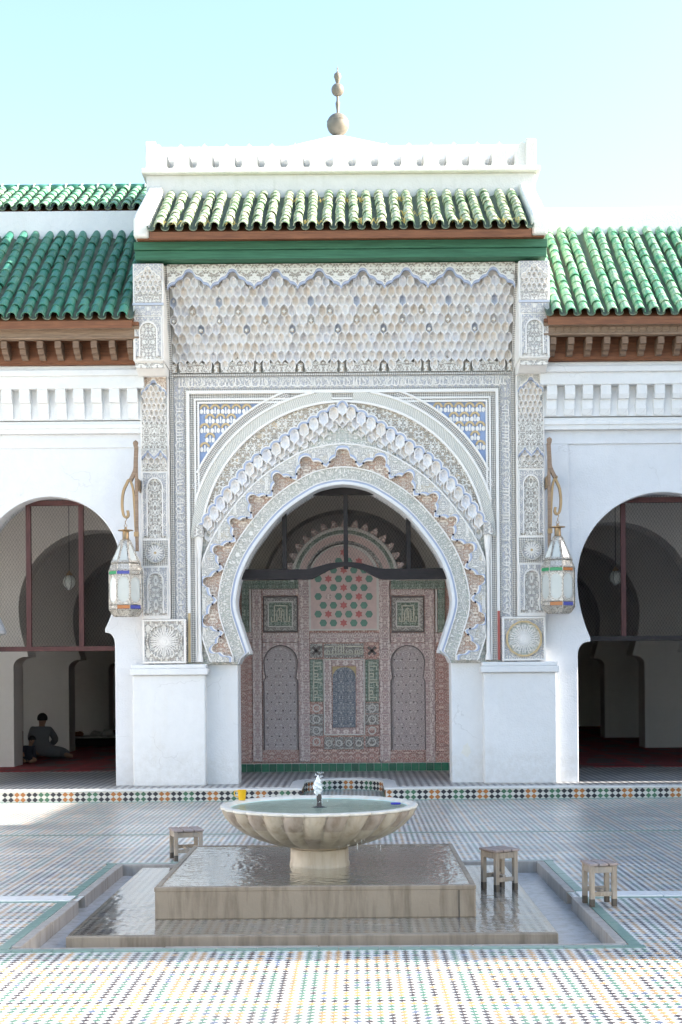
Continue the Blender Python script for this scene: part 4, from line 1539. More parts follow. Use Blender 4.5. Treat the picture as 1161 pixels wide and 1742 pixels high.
def pilaster(sg):
    a, b = XC + sg * 2.30, XC + sg * 2.67
    x0, x1 = min(a, b), max(a, b)
    m_ = MB()
    m_.box(x0, x1, YP + 0.02, YW + 0.02, 2.37, 5.58)
    ps = m_.build('pilaster', 'stucco', portal, bevel=0.006)
    y = YP + 0.02
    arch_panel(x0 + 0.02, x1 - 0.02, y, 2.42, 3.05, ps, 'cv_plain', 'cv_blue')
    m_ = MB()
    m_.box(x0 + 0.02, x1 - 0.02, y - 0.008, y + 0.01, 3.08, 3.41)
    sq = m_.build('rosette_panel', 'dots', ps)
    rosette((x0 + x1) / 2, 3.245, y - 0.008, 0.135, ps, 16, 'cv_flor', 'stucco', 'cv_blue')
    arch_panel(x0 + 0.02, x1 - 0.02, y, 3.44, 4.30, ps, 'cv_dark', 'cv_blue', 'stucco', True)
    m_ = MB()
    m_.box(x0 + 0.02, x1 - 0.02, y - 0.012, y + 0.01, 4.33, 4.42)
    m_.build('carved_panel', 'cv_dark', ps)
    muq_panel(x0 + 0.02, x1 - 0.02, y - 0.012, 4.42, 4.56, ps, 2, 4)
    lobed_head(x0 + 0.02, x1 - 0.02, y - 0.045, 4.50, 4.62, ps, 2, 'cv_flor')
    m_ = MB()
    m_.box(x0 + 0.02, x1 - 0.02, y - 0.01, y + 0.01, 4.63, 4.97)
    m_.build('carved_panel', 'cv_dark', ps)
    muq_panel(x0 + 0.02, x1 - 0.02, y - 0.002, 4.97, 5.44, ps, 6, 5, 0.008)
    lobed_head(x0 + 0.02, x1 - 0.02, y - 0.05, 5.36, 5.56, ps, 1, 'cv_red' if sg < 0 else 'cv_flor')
    # projecting head block
    y2 = 17.0
    m_ = MB()
    m_.box(x0 - 0.012, x1 + 0.012, y2 + 0.02, YW + 0.02, 5.68, 6.93)
    m_.side([(y2 + 0.02, 5.68), (17.30, 5.55), (YW, 5.55), (YW, 5.68)], x0, x1)
    hb = m_.build('head_block', 'stucco', portal, bevel=0.008)
    m_ = MB()
    m_.box(x0 + 0.005, x1 - 0.005, 17.06, 17.10, 5.60, 5.66)
    m_.build('carved_fillet', 'cv_plain', hb)
    arch_panel(x0 + 0.01, x1 - 0.01, y2 + 0.02, 5.70, 6.24, hb, 'cv_plain', 'cv_blue')
    m_ = MB()
    m_.box(x0 + 0.01, x1 - 0.01, y2 + 0.006, y2 + 0.03, 6.26, 6.38)
    m_.build('inscription_panel', 'script_blue', hb)
    m_ = MB()
    m_.box(x0 - 0.014, x1 + 0.014, y2, y2 + 0.03, 6.39, 6.42)
    m_.build('blue_fillet', 'stucco_blue', hb)
    m_ = MB()
    m_.box(x0 + 0.01, x1 - 0.01, y2 + 0.012, y2 + 0.03, 6.43, 6.56)
    m_.build('carved_panel', 'cv_plain', hb)
    muq_panel(x0 + 0.01, x1 - 0.01, y2 + 0.015, 6.56, 6.84, hb, 4, 5, 0.003)
    lobed_head(x0 + 0.01, x1 - 0.01, y2 + 0.01, 6.72, 6.92, hb, 1, 'cv_blue', 'stucco')
    # square panel with scalloped medallion at the foot
    c0, c1 = XC + sg * 2.09, XC + sg * 2.66
    q0, q1 = min(c0, c1), max(c0, c1)
    m_ = MB()
    m_.box(q0, q1, YP + 0.01, YW + 0.02, 1.785, 2.365)
    md = m_.build('medallion_panel', 'cv_blue' if sg > 0 else 'cv_plain', portal)
    m_ = MB()
    for (u0, u1, w0, w1) in ((q0, q1, 1.785, 1.81), (q0, q1, 2.34, 2.365), (q0, q0 + 0.025, 1.81, 2.34), (q1 - 0.025, q1, 1.81, 2.34)):
        m_.box(u0, u1, YP - 0.012, YP + 0.012, w0, w1)
    m_.build('medallion_frame', 'stucco', md)
    rosette((q0 + q1) / 2, 2.075, YP + 0.01, 0.235, md, 30, 'gold' if sg > 0 else 'cv_dark', 'stucco', 'cv_green' if sg > 0 else 'cv_plain', 'stucco', True)


both(pilaster)

# ---- muqarnas frieze: rows of cells stepping forward under the beam
Z0, Z1, NR = 5.79, 6.79, 9
RH = (Z1 - Z0) / NR
HW = 2.255


def cove(z):
    f = max(0.0, min(1.0, (z - 5.63) / (6.9 - 5.63)))
    return 17.60 - 0.46 * f ** 1.25


prof = [(cove(z) + 0.085, z) for z in [5.63 + 1.28 * k / 12 for k in range(13)]]
mb = MB()
mb.side(prof + [(17.70, 6.91), (17.70, 5.63)], XC - HW, XC + HW)
fr_ = mb.build('muqarnas_frieze', 'stucco', portal)
cells = [cell_mesh('muqarnas_cell', 0.098, RH, 0.052, ['cell', q]) for q in ('cell', 'stucco_warm', 'stucco_blue', 'cell_grey')]
boxm = MB()
boxm.box(-0.03, 0.03, -0.012, 0.03, -0.026, 0.026)
boxm.cur = 1
boxm.box(-0.024, 0.024, -0.016, -0.01, -0.022, 0.022)
box_me = boxm.mesh('painted_box', ['cv_ochre', 'cv_dark'])
pitch = 2 * HW / 45
lst = []
for r_ in range(NR):
    nn = 45 if r_ % 2 == 0 else 44
    for c_ in range(nn):
        x = XC - HW + pitch * (c_ + (0.5 if r_ % 2 == 0 else 1.0))
        z = Z0 + RH * (r_ + 0.5)
        v_ = (c_ * 7 + r_ * 3) % 11
        ci = 2 if (r_ in (6, 3) and (c_ * 7 + r_) % 6 == 0) else random.choice((0, 0, 0, 1, 1, 3, 3))
        jut = 0.05 * (abs(((c_ + 0.5 * (r_ % 2)) / 5.63 + (0.5 if (r_ // 3) % 2 else 0.0)) % 1.0 - 0.5) * 2 - 0.5) + random.uniform(-.009, .009)
        lst.append((x, cove(z) + jut, z, ci, r_, c_))
for (x, y, z, ci, r_, c_) in lst[-300:]:
    place(cells[ci], 'muqarnas_cell', fr_, (x, y, z))
mb = MB()
vo = []
for (x, y, z, ci, r_, c_) in lst[:-300]:
    me = cells[ci]
    base = len(mb.v)
    mb.v += [(v.co.x + x, v.co.y + y, v.co.z + z) for v in me.vertices]
    for p in me.polygons:
        mb.f.append(tuple(base + q for q in p.vertices))
        mb.u.append(None)
        mb.mi.append(ci if p.material_index else 0)
mb.build('lower_cells', ['cell', 'stucco_warm', 'stucco_blue', 'cell_grey'], fr_, kind='stuff')
for r_, ph, stp in ((5, 2, 6), (4, 0, 6), (3, 3, 6)):
    for c_ in range(ph, 44, stp):
        x = XC - HW + pitch * (c_ + (0.5 if r_ % 2 == 0 else 1.0))
        z = Z0 + RH * (r_ + 0.35)
        place(box_me, 'painted_box', fr_, (x, cove(z) - 0.03, z), sc=(0.8, 1, 0.8))
# lower course of little carved gables
per = 2 * HW / 8.1
gm = MB()
gm.slab([(-0.21, 0), (0.21, 0), (0.21, 0.05), (0.15, 0.075), (0.11, 0.12), (0.05, 0.15), (0, 0.215), (-0.05, 0.15), (-0.11, 0.12), (-0.15, 0.075), (-0.21, 0.05)], -0.02, 0.06)
gme = gm.mesh('carved_gable', 'cv_dark')
cm = MB()
cm.box(-0.03, 0.03, -0.025, 0.05, 0, 0.115)
cme = cm.mesh('painted_post', 'cv_ochre')
am = cell_mesh('muqarnas_cell', 0.10, 0.12, 0.04, ['stucco', 'stucco_warm'])
for i in range(8):
    x = XC - HW + per * (i + 0.55)
    place(gme, 'carved_gable', fr_, (x, cove(5.66) - 0.008, 5.645))
    place(cme, 'painted_post', fr_, (x - per / 2, cove(5.66) - 0.012, 5.645))
    for dx in (-0.17, 0.17):
        place(am, 'muqarnas_cell', fr_, (x + dx, cove(5.75) - 0.012, 5.745))
place(cme, 'painted_post', fr_, (XC - HW + per * 8.05, cove(5.66) - 0.012, 5.645))
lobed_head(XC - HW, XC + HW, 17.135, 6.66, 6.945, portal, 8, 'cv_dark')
# pierced border that follows the cove on both sides
def cove_border(sg):
    m_ = MB()
    zs = [5.63 + 1.30 * k / 14 for k in range(15)]
    u = 0
    for z0, z1 in zip(zs, zs[1:]):
        for (h0, h1, dy) in ((HW, 2.295, -0.03),):
            xa, xb = XC + sg * h0, XC + sg * h1
            m_.quad([(xa, cove(z0) + dy, z0), (xb, cove(z0) + dy, z0), (xb, cove(z1) + dy, z1), (xa, cove(z1) + dy, z1)],
                    [(0, z0), (0.04, z0), (0.04, z1), (0, z1)])
            m_.quad([(xa, cove(z0) + dy, z0), (xa, cove(z1) + dy, z1), (xa, 17.7, z1), (xa, 17.7, z0)], [(0, 0)] * 4)
            m_.quad([(xb, cove(z0) + dy, z0), (xb, cove(z1) + dy, z1), (xb, 17.7, z1), (xb, 17.7, z0)], [(0, 0)] * 4)
    m_.build('pierced_border', 'dots_uv', portal)


both(cove_border)

# ---- solid upper body
mb = MB()
mb.box(XC - 2.655, XC + 2.655, 17.66, 20.4, 5.6, 7.76)
mb.build('upper_wall', 'old_white', portal)
# ---- green beam, cedar boards, tiled eave
mb = MB()
mb.box(XC - 2.65, XC + 2.65, 16.92, 17.66, 7.075, 7.18)
mb.box(XC - 2.64, XC + 2.64, 16.945, 17.66, 6.96, 7.072)
mb.build('green_beam', 'green_beam', portal, bevel=0.008)
mb = MB()
mb.box(XC - 2.60, XC + 2.60, 16.86, 17.5, 7.183, 7.30)
mb.build('eave_board', 'cedar', portal)
tiled_roof(portal, XC - 2.40, XC + 2.40, 27, (16.72, 7.285), (18.06, 8.18), 10, 'tile_pale')
# kerbs down both sides of the roof
def kerb(sg):
    a, b = XC + sg * 2.43, XC + sg * 2.635
    m_ = MB()
    m_.side([(16.80, 7.20), (16.80, 7.44), (16.95, 7.56), (17.9, 8.18), (18.1, 8.34), (18.12, 7.9), (17.3, 7.2)], min(a, b), max(a, b))
    o = m_.build('roof_kerb', 'old_white', portal, bevel=0.03)
    return o


both(kerb)
# ---- parapet with merlons
mb = MB()
mb.box(XC - 2.66, XC + 2.66, 18.06, 18.42, 7.9, 8.46)
par = mb.build('parapet', 'grey_plaster', portal, bevel=0.01)
mb = MB()
mb.box(XC - 2.72, XC + 2.72, 17.98, 18.6, 8.46, 8.535)
mb.build('coping', 'old_white', par, bevel=0.015)
mb = MB()
mb.box(XC - 2.64, XC + 2.64, 18.48, 18.56, 8.535, 9.02)
mb.build('back_wall', 'white', par, bevel=0.015)
mm = MB()
pts = [(-0.118, 0), (0.118, 0), (0.118, 0.05), (0.105, 0.075), (0.108, 0.235), (0.085, 0.262), (0.062, 0.29), (0.05, 0.32), (0.03, 0.345), (0.0, 0.372), (-0.03, 0.345), (-0.05, 0.32), (-0.062, 0.29), (-0.085, 0.262), (-0.108, 0.235), (-0.105, 0.075), (-0.118, 0.05)]
mm.slab(pts, 0, 0.40)
mme = mm.mesh('merlon', 'old_white')
for i in range(17):
    place(mme, 'merlon', par, (XC - 2.49 + 0.311 * i, 18.10, 8.534), (0, random.uniform(-.02, .02), 0))
for sg in (-1, 1):
    mb = MB()
    mb.box(XC + sg * 2.60 - 0.07, XC + sg * 2.60 + 0.07, 18.06, 18.46, 8.53, 8.93)
    mb.build('end_merlon', 'old_white', par, bevel=0.012)
# low pyramid roof behind the parapet
mb = MB()
ap = (XC - 0.05, 20.5, 10.0)
bs = [(XC - 1.9, 18.6, 8.80), (XC + 1.9, 18.6, 8.80), (XC + 1.9, 22.4, 8.80), (XC - 1.9, 22.4, 8.80)]
for k in range(4):
    mb.quad([bs[k], bs[(k + 1) % 4], ap])
mb.quad(bs[::-1])
mb.build('pyramid_roof', 'white', portal)
mb = MB()
mb.box(XC - 2.6, XC + 2.6, 18.46, 22.5, 8.0, 8.81)
mb.build('roof_drum', 'old_white', portal)
# ---- copper finial of three balls
FZ = 9.86
fx = XC - 0.06
fin = thing('finial', 'weathered copper finial of three stacked balls on the portal roof', 'finial', (fx, 20.5, FZ))


def ball(r, zc, n=10):
    return [(r * math.sin(PI * k / n), zc - r * math.cos(PI * k / n)) for k in range(n + 1)]


mb = MB()
mb.lathe([(0.028, -0.16), (0.026, 0.2), (0.02, 0.5), (0.034, 0.60), (0.034, 0.63), (0.02, 0.66), (0.018, 0.98), (0.03, 1.0), (0.012, 1.02), (0.010, 1.12)], (fx, 20.5, FZ), 12)
mb.build('rod', 'finial', fin, smooth=True)
mb = MB()
mb.lathe(ball(0.172, 0.29, 14), (fx, 20.5, FZ), 24)
lb = mb.build('large_ball', 'finial', fin, smooth=True)
mb = MB()
mb.lathe([(0.166, 0.325), (0.172, 0.33), (0.172, 0.336), (0.166, 0.341)], (fx, 20.5, FZ), 24)
mb.build('seam', 'finial', lb)
mb = MB()
mb.lathe(ball(0.098, 0.83, 12), (fx, 20.5, FZ), 20)
mb.build('middle_ball', 'finial', fin, smooth=True)
mb = MB()
mb.lathe([(0.02, 0.93), (0.03, 0.95), (0.045, 1.0), (0.058, 1.03), (0.05, 1.075), (0.02, 1.10), (0.008, 1.12), (0.008, 1.15), (0.012, 1.16), (0.004, 1.185), (0.0, 1.21)], (fx, 20.5, FZ), 16)
mb.build('tip', 'finial', fin, smooth=True)
# dry weeds between the eave tiles
rw = random.Random(2)
mb = MB()
for i in range(26):
    x = XC - 2.43 + 0.18 * rw.randint(1, 26)
    d = rw.choice((0.0, 0.0, 0.02, 0.3, 0.6, 0.9))
    for k in range(6):
        a = rw.uniform(0, 2 * PI)
        L = rw.uniform(0.05, 0.13)
        p0 = Vector((x, 16.74 + d, 7.32 + d * 0.668))
        p1 = p0 + Vector((math.cos(a) * L * .5, -abs(math.sin(a)) * L * .4, L * .5))
        p2 = p1 + Vector((math.cos(a) * L * .5, -L * .35, -L * rw.uniform(0.1, .8)))
        mb.tube([p0, p1, p2], [0.004, 0.003, 0.001], 3)
wd = tag(mb.build('dry_weeds', 'lichen'), 'wisps of dry yellow weed rooted between the green tiles of the portal eave', 'weeds')
wd['kind'] = 'stuff'

# ================================================================== CARVED WOODEN SCREEN in the doorway
YS = 19.9
PS = YS / FPX
screen = thing('wooden_screen', 'faded red and green carved wooden screen inside the portal arch', 'screen', (XC, YS, TZ))


def prect(mb_, x0, x1, y0, y1, front, back=0.0, Y=YS):
    c = at((x0 + x1) / 2, (y0 + y1) / 2, Y)
    w, h_ = (x1 - x0) * PS / 2, (y1 - y0) * PS / 2
    mb_.box(c.x - w, c.x + w, Y - front, Y - back, c.z - h_, c.z + h_)
    return c, w, h_


def spart(name, mat, rects, front, parent=screen, bevel=0.0):
    m_ = MB()
    for r_ in rects:
        prect(m_, *r_, front)
    return m_.build(name, mat, parent, bevel=bevel)


# backing with the arched middle
cb = at(587, 989, YS)
mb = MB()
c = at(587, 1141, YS)
hwS = 195 * PS
pts = [(c.x - hwS, TZ + 0.13), (c.x + hwS, TZ + 0.13), (c.x + hwS, at(587, 984, YS).z), (c.x + 100 * PS, at(587, 984, YS).z)]
RC = 92 * PS
for k in range(1, 24):
    a = PI * k / 24
    pts.append((cb.x + RC * math.cos(a), cb.z + RC * math.sin(a)))
pts += [(c.x - 100 * PS, at(587, 984, YS).z), (c.x - hwS, at(587, 984, YS).z)]
mb.slab(pts, YS, YS + 0.10)
mb.build('backing', 'scr_red', screen)
spart('upright', 'scr_rail', [(430, 446, 1003, 1296)], 0.035, bevel=0.006)
spart('upright', 'scr_rail', [(509, 527, 985, 1296)], 0.035, bevel=0.006)
spart('upright', 'scr_rail', [(646, 664, 985, 1296)], 0.035, bevel=0.006)
spart('upright', 'scr_rail', [(724, 740, 1003, 1296)], 0.035, bevel=0.006)
spart('cross_rail', 'scr_rail', [(405, 429, 1077, 1093), (447, 508, 1077, 1093), (528, 645, 1077, 1093), (665, 723, 1077, 1093), (741, 770, 1077, 1093)], 0.036, bevel=0.006)
spart('cross_rail', 'scr_rail', [(447, 508, 1003, 1013), (665, 723, 1003, 1013)], 0.034, bevel=0.006)
spart('bottom_rail', 'scr_red', [(400, 429, 1278, 1297), (447, 508, 1278, 1297), (528, 645, 1278, 1297), (665, 723, 1278, 1297), (741, 775, 1278, 1297)], 0.03, bevel=0.006)
for x0, x1 in ((398, 429), (741, 776)):
    spart('side_panel', 'scr_red', [(x0, x1, 1094, 1277)], 0.02)
# green stepped border on the shoulders
spart('green_border', 'scr_green', [(412, 508, 988, 1002), (412, 424, 1003, 1076)], 0.05)
spart('green_border', 'scr_green', [(665, 757, 988, 1002), (745, 757, 1003, 1076)], 0.05)
for sg in (-1, 1):
    x0, x1 = (412, 508) if sg < 0 else (665, 757)
    spart('pale_line', 'scr_line', [(x0, x1, 984, 987)], 0.055)
    spart('pale_line', 'scr_line', [(425, 428, 1003, 1076) if sg < 0 else (741, 744, 1003, 1076)], 0.045)


def strokes(name, parent, x0, x1, y0, y1, lines, w, front, rot=False):
    """pale raised letters: polylines in the unit square"""
    m_ = MB()
    for ln in lines:
        for (ua, va), (ub, vb) in zip(ln, ln[1:]):
            if rot:
                (ua, va), (ub, vb) = (va, 1 - ua), (vb, 1 - ub)
            pa = at(x0 + ua * (x1 - x0), y1 - va * (y1 - y0), YS)
            pb = at(x0 + ub * (x1 - x0), y1 - vb * (y1 - y0), YS)
            d = pb - pa
            ang = math.atan2(d.z, d.x)
            m_.obox(((pa.x + pb.x) / 2, YS - front, (pa.z + pb.z) / 2), d.length + w * 0.8, 0.012, w, Matrix.Rotation(-ang, 3, 'Y'))
    return m_.build(name, 'kufic', parent)


sq_lines = [[(.08, .36), (.08, .18), (.34, .18), (.34, .60), (.40, .72), (.50, .80), (.60, .72), (.66, .60), (.66, .18), (.92, .18), (.92, .40)],
            [(.22, .18), (.22, .90), (.80, .90), (.80, .18)], [(.47, .72), (.47, .42), (.40, .32), (.47, .24), (.55, .30), (.47, .42)], [(.55, .66), (.55, .18)]]
for x0, x1 in ((447, 508), (665, 723)):
    g = spart('square_panel', 'scr_dark', [(x0 + 1, x1 - 1, 1014, 1076)], 0.018)
    spart('panel_border', 'scr_grey', [(x0 + 3, x0 + 9, 1017, 1073), (x1 - 9, x1 - 3, 1017, 1073), (x0 + 9, x1 - 9, 1017, 1023), (x0 + 9, x1 - 9, 1067, 1073)], 0.03, g)
    spart('green_field', 'scr_green', [(x0 + 10, x1 - 10, 1024, 1066)], 0.022, g)
    spart('pale_frame', 'scr_line', [(x0 + 9, x0 + 11, 1023, 1067), (x1 - 11, x1 - 9, 1023, 1067), (x0 + 11, x1 - 11, 1023, 1025), (x0 + 11, x1 - 11, 1065, 1067)], 0.034, g)
    strokes('lettering', g, x0 + 12, x1 - 12, 1027, 1064, sq_lines, 0.017, 0.028)


# horseshoe-headed leaves
def leaf(xc):
    ctr = at(xc, 1190, YS)
    z_t, z_s, z_p, z_b = at(xc, 1097, YS).z, at(xc, 1127, YS).z, at(xc, 1155, YS).z, at(xc, 1276, YS).z
    r_ = 29.5 * PS
    hf = [(r_ * math.sin(PI / 2 * k / 10), z_s + r_ * math.cos(PI / 2 * k / 10)) for k in range(11)]
    hf += [(r_ * 0.97, (z_s + z_p) / 2 + 0.02), (r_ * 0.90, z_p + 0.01), (r_ * 0.98, z_p - 0.015), (r_ * 1.01, z_p - 0.05), (r_ * 1.01, z_b)]
    o_ = [(ctr.x - h_, z) for h_, z in hf[::-1]] + [(ctr.x + h_, z) for h_, z in hf[1:]]
    m_ = MB()
    m_.slab([(x, z) for x, z in o_][::-1], YS - 0.004, YS + 0.02)
    lf = m_.build('arched_leaf', 'scr_door', screen)
    W_ = 30.5 * PS
    frm = [(ctr.x - W_, z_b)] + o_ + [(ctr.x + W_, z_b), (ctr.x + W_, at(xc, 1094, YS).z), (ctr.x - W_, at(xc, 1094, YS).z)]
    m_ = MB()
    m_.slab(frm, YS - 0.036, YS - 0.004)
    m_.build('leaf_surround', 'scr_rail', lf)
    m_ = MB()
    inn_ = [(ctr.x + (x - ctr.x) * 0.94, z - (0.014 if z > z_s else 0)) for x, z in o_]
    m_.strip(inn_, o_, YS - 0.04, YS - 0.004)
    m_.build('leaf_edge', 'scr_dark', lf)
    nm = MB()
    nm.lathe([(0.011, 0), (0.008, 0.008), (0, 0.011)], n=6)
    nme = nm.mesh('nail', 'scr_dark')
    for i in range(11):
        for j in range(4):
            place(nme, 'nail', lf, (ctr.x + (j - 1.5 + (0.5 if i % 2 else 0) - 0.25) * 13 * PS, YS - 0.004, z_b + (i + 0.6) * 14.5 * PS), (PI / 2, 0, 0))


leaf(478.5)
leaf(694.5)
# middle field
star = spart('star_panel', 'scr_grey', [(528, 549, 1095, 1119)], 0.022)
star2 = spart('star_panel', 'scr_red', [(621, 645, 1095, 1119)], 0.022)
for pnl, xc in ((star, 538.5), (star2, 633)):
    m_ = MB()
    for k in range(4):
        a = PI / 4 + k * PI / 2
        p = at(xc, 1107, YS)
        m_.obox((p.x + 4.5 * PS * math.cos(a), YS - 0.026, p.z + 4.5 * PS * math.sin(a)), 9 * PS, 0.01, 4.5 * PS, Matrix.Rotation(-a, 3, 'Y'))
    m_.build('star_motif', 'scr_dark', pnl)
kp = spart('kufic_panel', 'scr_grey', [(551, 619, 1095, 1119)], 0.022)
kl = [[(.02, .5), (.02, .2), (.98, .2)], [(.08, .2), (.08, .5), (.14, .5), (.14, .2)], [(.22, .2), (.22, .55)], [(.30, .2), (.30, .9)], [(.36, .2), (.36, .9), (.42, .9)], [(.44, .2), (.44, .9)], [(.50, .2), (.50, .95)],
      [(.58, .2), (.58, .5)], [(.64, .2), (.64, .5), (.72, .5), (.72, .2)], [(.80, .2), (.80, .5)], [(.86, .2), (.86, .5)], [(.92, .2), (.92, .6), (.98, .6), (.98, .2)], [(.56, .85), (.98, .85), (.98, .72)], [(.02, .85), (.24, .85), (.24, .72)]]
strokes('lettering', kp, 552, 618, 1097, 1117, kl, 0.014, 0.026)
vl = [[(.02, .25), (.98, .25)], [(.06, .25), (.06, .85)], [(.14, .25), (.14, .85), (.22, .85)], [(.24, .25), (.24, .6)], [(.32, .25), (.32, .6), (.40, .6), (.40, .25)], [(.48, .25), (.48, .88)], [(.54, .25), (.54, .88), (.62, .88)],
      [(.68, .25), (.68, .55)], [(.76, .25), (.76, .55), (.84, .55), (.84, .25)], [(.92, .25), (.92, .85), (.98, .85)]]
for x0, x1 in ((528, 550), (622, 645)):
    vp = spart('kufic_panel', 'scr_green', [(x0, x1, 1122, 1194)], 0.022)
    strokes('lettering', vp, x0 + 1, x1 - 1, 1124, 1192, vl, 0.015, 0.026, True)
    for k in range(4):
        rp = spart('rosette_tile', 'scr_grey' if (k + x0) % 3 else 'scr_red', [(x0, x1, 1196 + k * 19, 1214 + k * 19)], 0.022)
        p = at((x0 + x1) / 2, 1205 + k * 19, YS)
        m_ = MB()
        ro = [(p.x + 7 * PS * math.cos(2 * PI * q / 12), p.z + 7 * PS * math.sin(2 * PI * q / 12)) for q in range(13)]
        ri = [(p.x + 5 * PS * math.cos(2 * PI * q / 12), p.z + 5 * PS * math.sin(2 * PI * q / 12)) for q in range(13)]
        m_.strip(ri, ro, YS - 0.03, YS - 0.02)
        m_.build('ring', 'scr_line', rp)
for k in range(4):
    x0 = 552 + k * 17
    rp = spart('rosette_tile', 'scr_grey', [(x0, x0 + 16, 1254, 1275)], 0.022)
    p = at(x0 + 8, 1264.5, YS)
    m_ = MB()
    m_.strip([(p.x + 4.2 * PS * math.cos(2 * PI * q / 8), p.z + 4.2 * PS * math.sin(2 * PI * q / 8)) for q in range(9)],
             [(p.x + 6 * PS * math.cos(2 * PI * q / 8), p.z + 6 * PS * math.sin(2 * PI * q / 8)) for q in range(9)], YS - 0.03, YS - 0.02)
    m_.build('ring', 'scr_line', rp)
cf = spart('niche_frame', 'scr_rail', [(552, 565, 1122, 1250), (607, 620, 1122, 1250), (565, 607, 1122, 1133), (565, 607, 1239, 1250)], 0.03, bevel=0.004)
spart('niche_line', 'scr_line', [(551, 553, 1121, 1251), (619, 621, 1121, 1251), (553, 619, 1121, 1123), (553, 619, 1249, 1251)], 0.036, cf)
spart('spandrel', 'gold', [(566, 606, 1134, 1152)], 0.008)
p0, p1 = at(586, 1152, YS), at(586, 1238, YS)
mb = MB()
hw_ = 19.5 * PS
mb.slab([(p1.x - hw_, p1.z), (p1.x + hw_, p1.z), (p0.x + hw_, p0.z)] + [(p0.x + hw_ * math.cos(PI * k / 10), p0.z + 17 * PS * math.sin(PI * k / 10)) for k in range(1, 10)] + [(p0.x - hw_, p0.z)], YS - 0.014, YS)
mb.build('blue_niche', 'scr_blue', screen)
# lattice with green hexagons and red stars, under a round head
mb = MB()
c = at(585, 1019, YS)
hw_, hh_ = 56 * PS, 51 * PS
head = at(585, 985, YS)
lat = [(c.x - hw_, c.z - hh_), (c.x + hw_, c.z - hh_), (c.x + hw_, head.z)] + [(c.x + hw_ * math.cos(PI * k / 14), head.z + hw_ * math.sin(PI * k / 14)) for k in range(1, 14)] + [(c.x - hw_, head.z)]
mb.slab(lat, YS - 0.016, YS)
lattice = mb.build('lattice', 'scr_pink', screen)
mb = MB()
mb.strip([(x, z) for x, z in lat] + [lat[0]], [(c.x + (x - c.x) * 1.09, c.z + (z - c.z) * 1.055) for x, z in lat] + [(c.x + (lat[0][0] - c.x) * 1.09, c.z + (lat[0][1] - c.z) * 1.055)], YS - 0.03, YS)
mb.build('lattice_frame', 'scr_line', lattice)
hx = MB()
hx.slab([(0.058 * math.cos(PI / 3 * k), 0.058 * math.sin(PI / 3 * k)) for k in range(6)], -0.008, 0.0)
hme = hx.mesh('hexagon', 'hex_green')
st = MB()
pts = []
for k in range(12):
    rr = 0.062 if k % 2 == 0 else 0.036
    pts.append((rr * math.cos(PI / 6 * k + PI / 6), rr * math.sin(PI / 6 * k + PI / 6)))
st.slab(pts, -0.010, 0.0)
sme = st.mesh('star', 'star_red')
st2 = st.mesh('star', 'scr_rail')
sp = 17.3
for j in range(9):
    yy = 1060 - j * 15
    for i in range(-4, 5):
        xx = 585 + (i + (0.5 if j % 2 else 0.0)) * sp
        if abs(xx - 585) > 48:
            continue
        if yy < 985 and math.hypot(xx - 585, yy - 985) > 47:
            continue
        kk = (i + j // 2 * 0 + (0 if j % 2 == 0 else -1)) % 3
        p = at(xx, yy, YS)
        if kk == 0:
            place(sme if (i + j) % 4 != 1 else st2, 'star', lattice, (p.x, YS - 0.016, p.z))
        else:
            place(hme, 'hexagon', lattice, (p.x, YS - 0.016, p.z))
# arched crown with concentric bands and spiked crest
def crown(name, r0, r1, mat, front):
    A = [(cb.x + r0 * PS * math.cos(PI * k / 28), cb.z + r0 * PS * math.sin(PI * k / 28)) for k in range(29)]
    B = [(cb.x + r1 * PS * math.cos(PI * k / 28), cb.z + r1 * PS * math.sin(PI * k / 28)) for k in range(29)]
    m_ = MB()
    m_.strip(A, B, YS - front, YS + 0.06)
    return m_.build(name, mat, screen)


crown('crown_band', 63, 69, 'scr_grey', 0.03)
crown('crown_band', 69, 79, 'scr_pink', 0.04)
crown('crown_line', 79, 81, 'scr_line', 0.05)
crown('crown_band', 81, 87, 'scr_green', 0.045)
crown('crown_line', 87, 92, 'scr_line', 0.055)
km = MB()
km.slab([(-6.2 * PS, -2 * PS), (6.2 * PS, -2 * PS), (6.2 * PS, 4 * PS), (4.6 * PS, 5 * PS), (4.2 * PS, 9 * PS), (0, 14 * PS), (-4.2 * PS, 9 * PS), (-4.6 * PS, 5 * PS), (-6.2 * PS, 4 * PS)], -0.02, 0.04)
kme = km.mesh('crest_merlon', 'scr_rail')
for k in range(17):
    a = PI * (k + 0.5) / 17
    place(kme, 'crest_merlon', screen, (cb.x + 92 * PS * math.cos(a), YS, cb.z + 92 * PS * math.sin(a)), (0, -(a - PI / 2), 0))
for x in (428, 443, 458, 473, 488, 686, 701, 716, 731, 746):
    p = at(x, 984, YS)
    place(kme, 'crest_merlon', screen, (p.x, YS + 0.06, p.z), sc=(0.8, 1, 0.7))
# row of green glazed tiles under the screen
gt = MB()
gt.box(-0.053, 0.053, -0.012, 0.0, -0.058, 0.058)
gme = gt.mesh('green_tile', 'glaze_band')
mb = MB()
mb.box(XC - 1.9, XC + 1.9, YS - 0.03, YS + 0.1, TZ, TZ + 0.132)
tb = mb.build('tiled_plinth', 't_white', screen)
for i in range(32):
    place(gme, 'green_tile', tb, (XC - 1.78 + 0.1125 * i, YS - 0.03, TZ + 0.067), (0, random.uniform(-.01, .01), 0))
# side walls of the vestibule
for sg in (-1, 1):
    mb = MB()
    mb.box(XC + sg * 2.0 - 0.08, XC + sg * 2.0 + 0.08, YB + 0.01, 21.29, TZ, 5.3)
    struct(mb.build('side_wall', 'hall_white'))

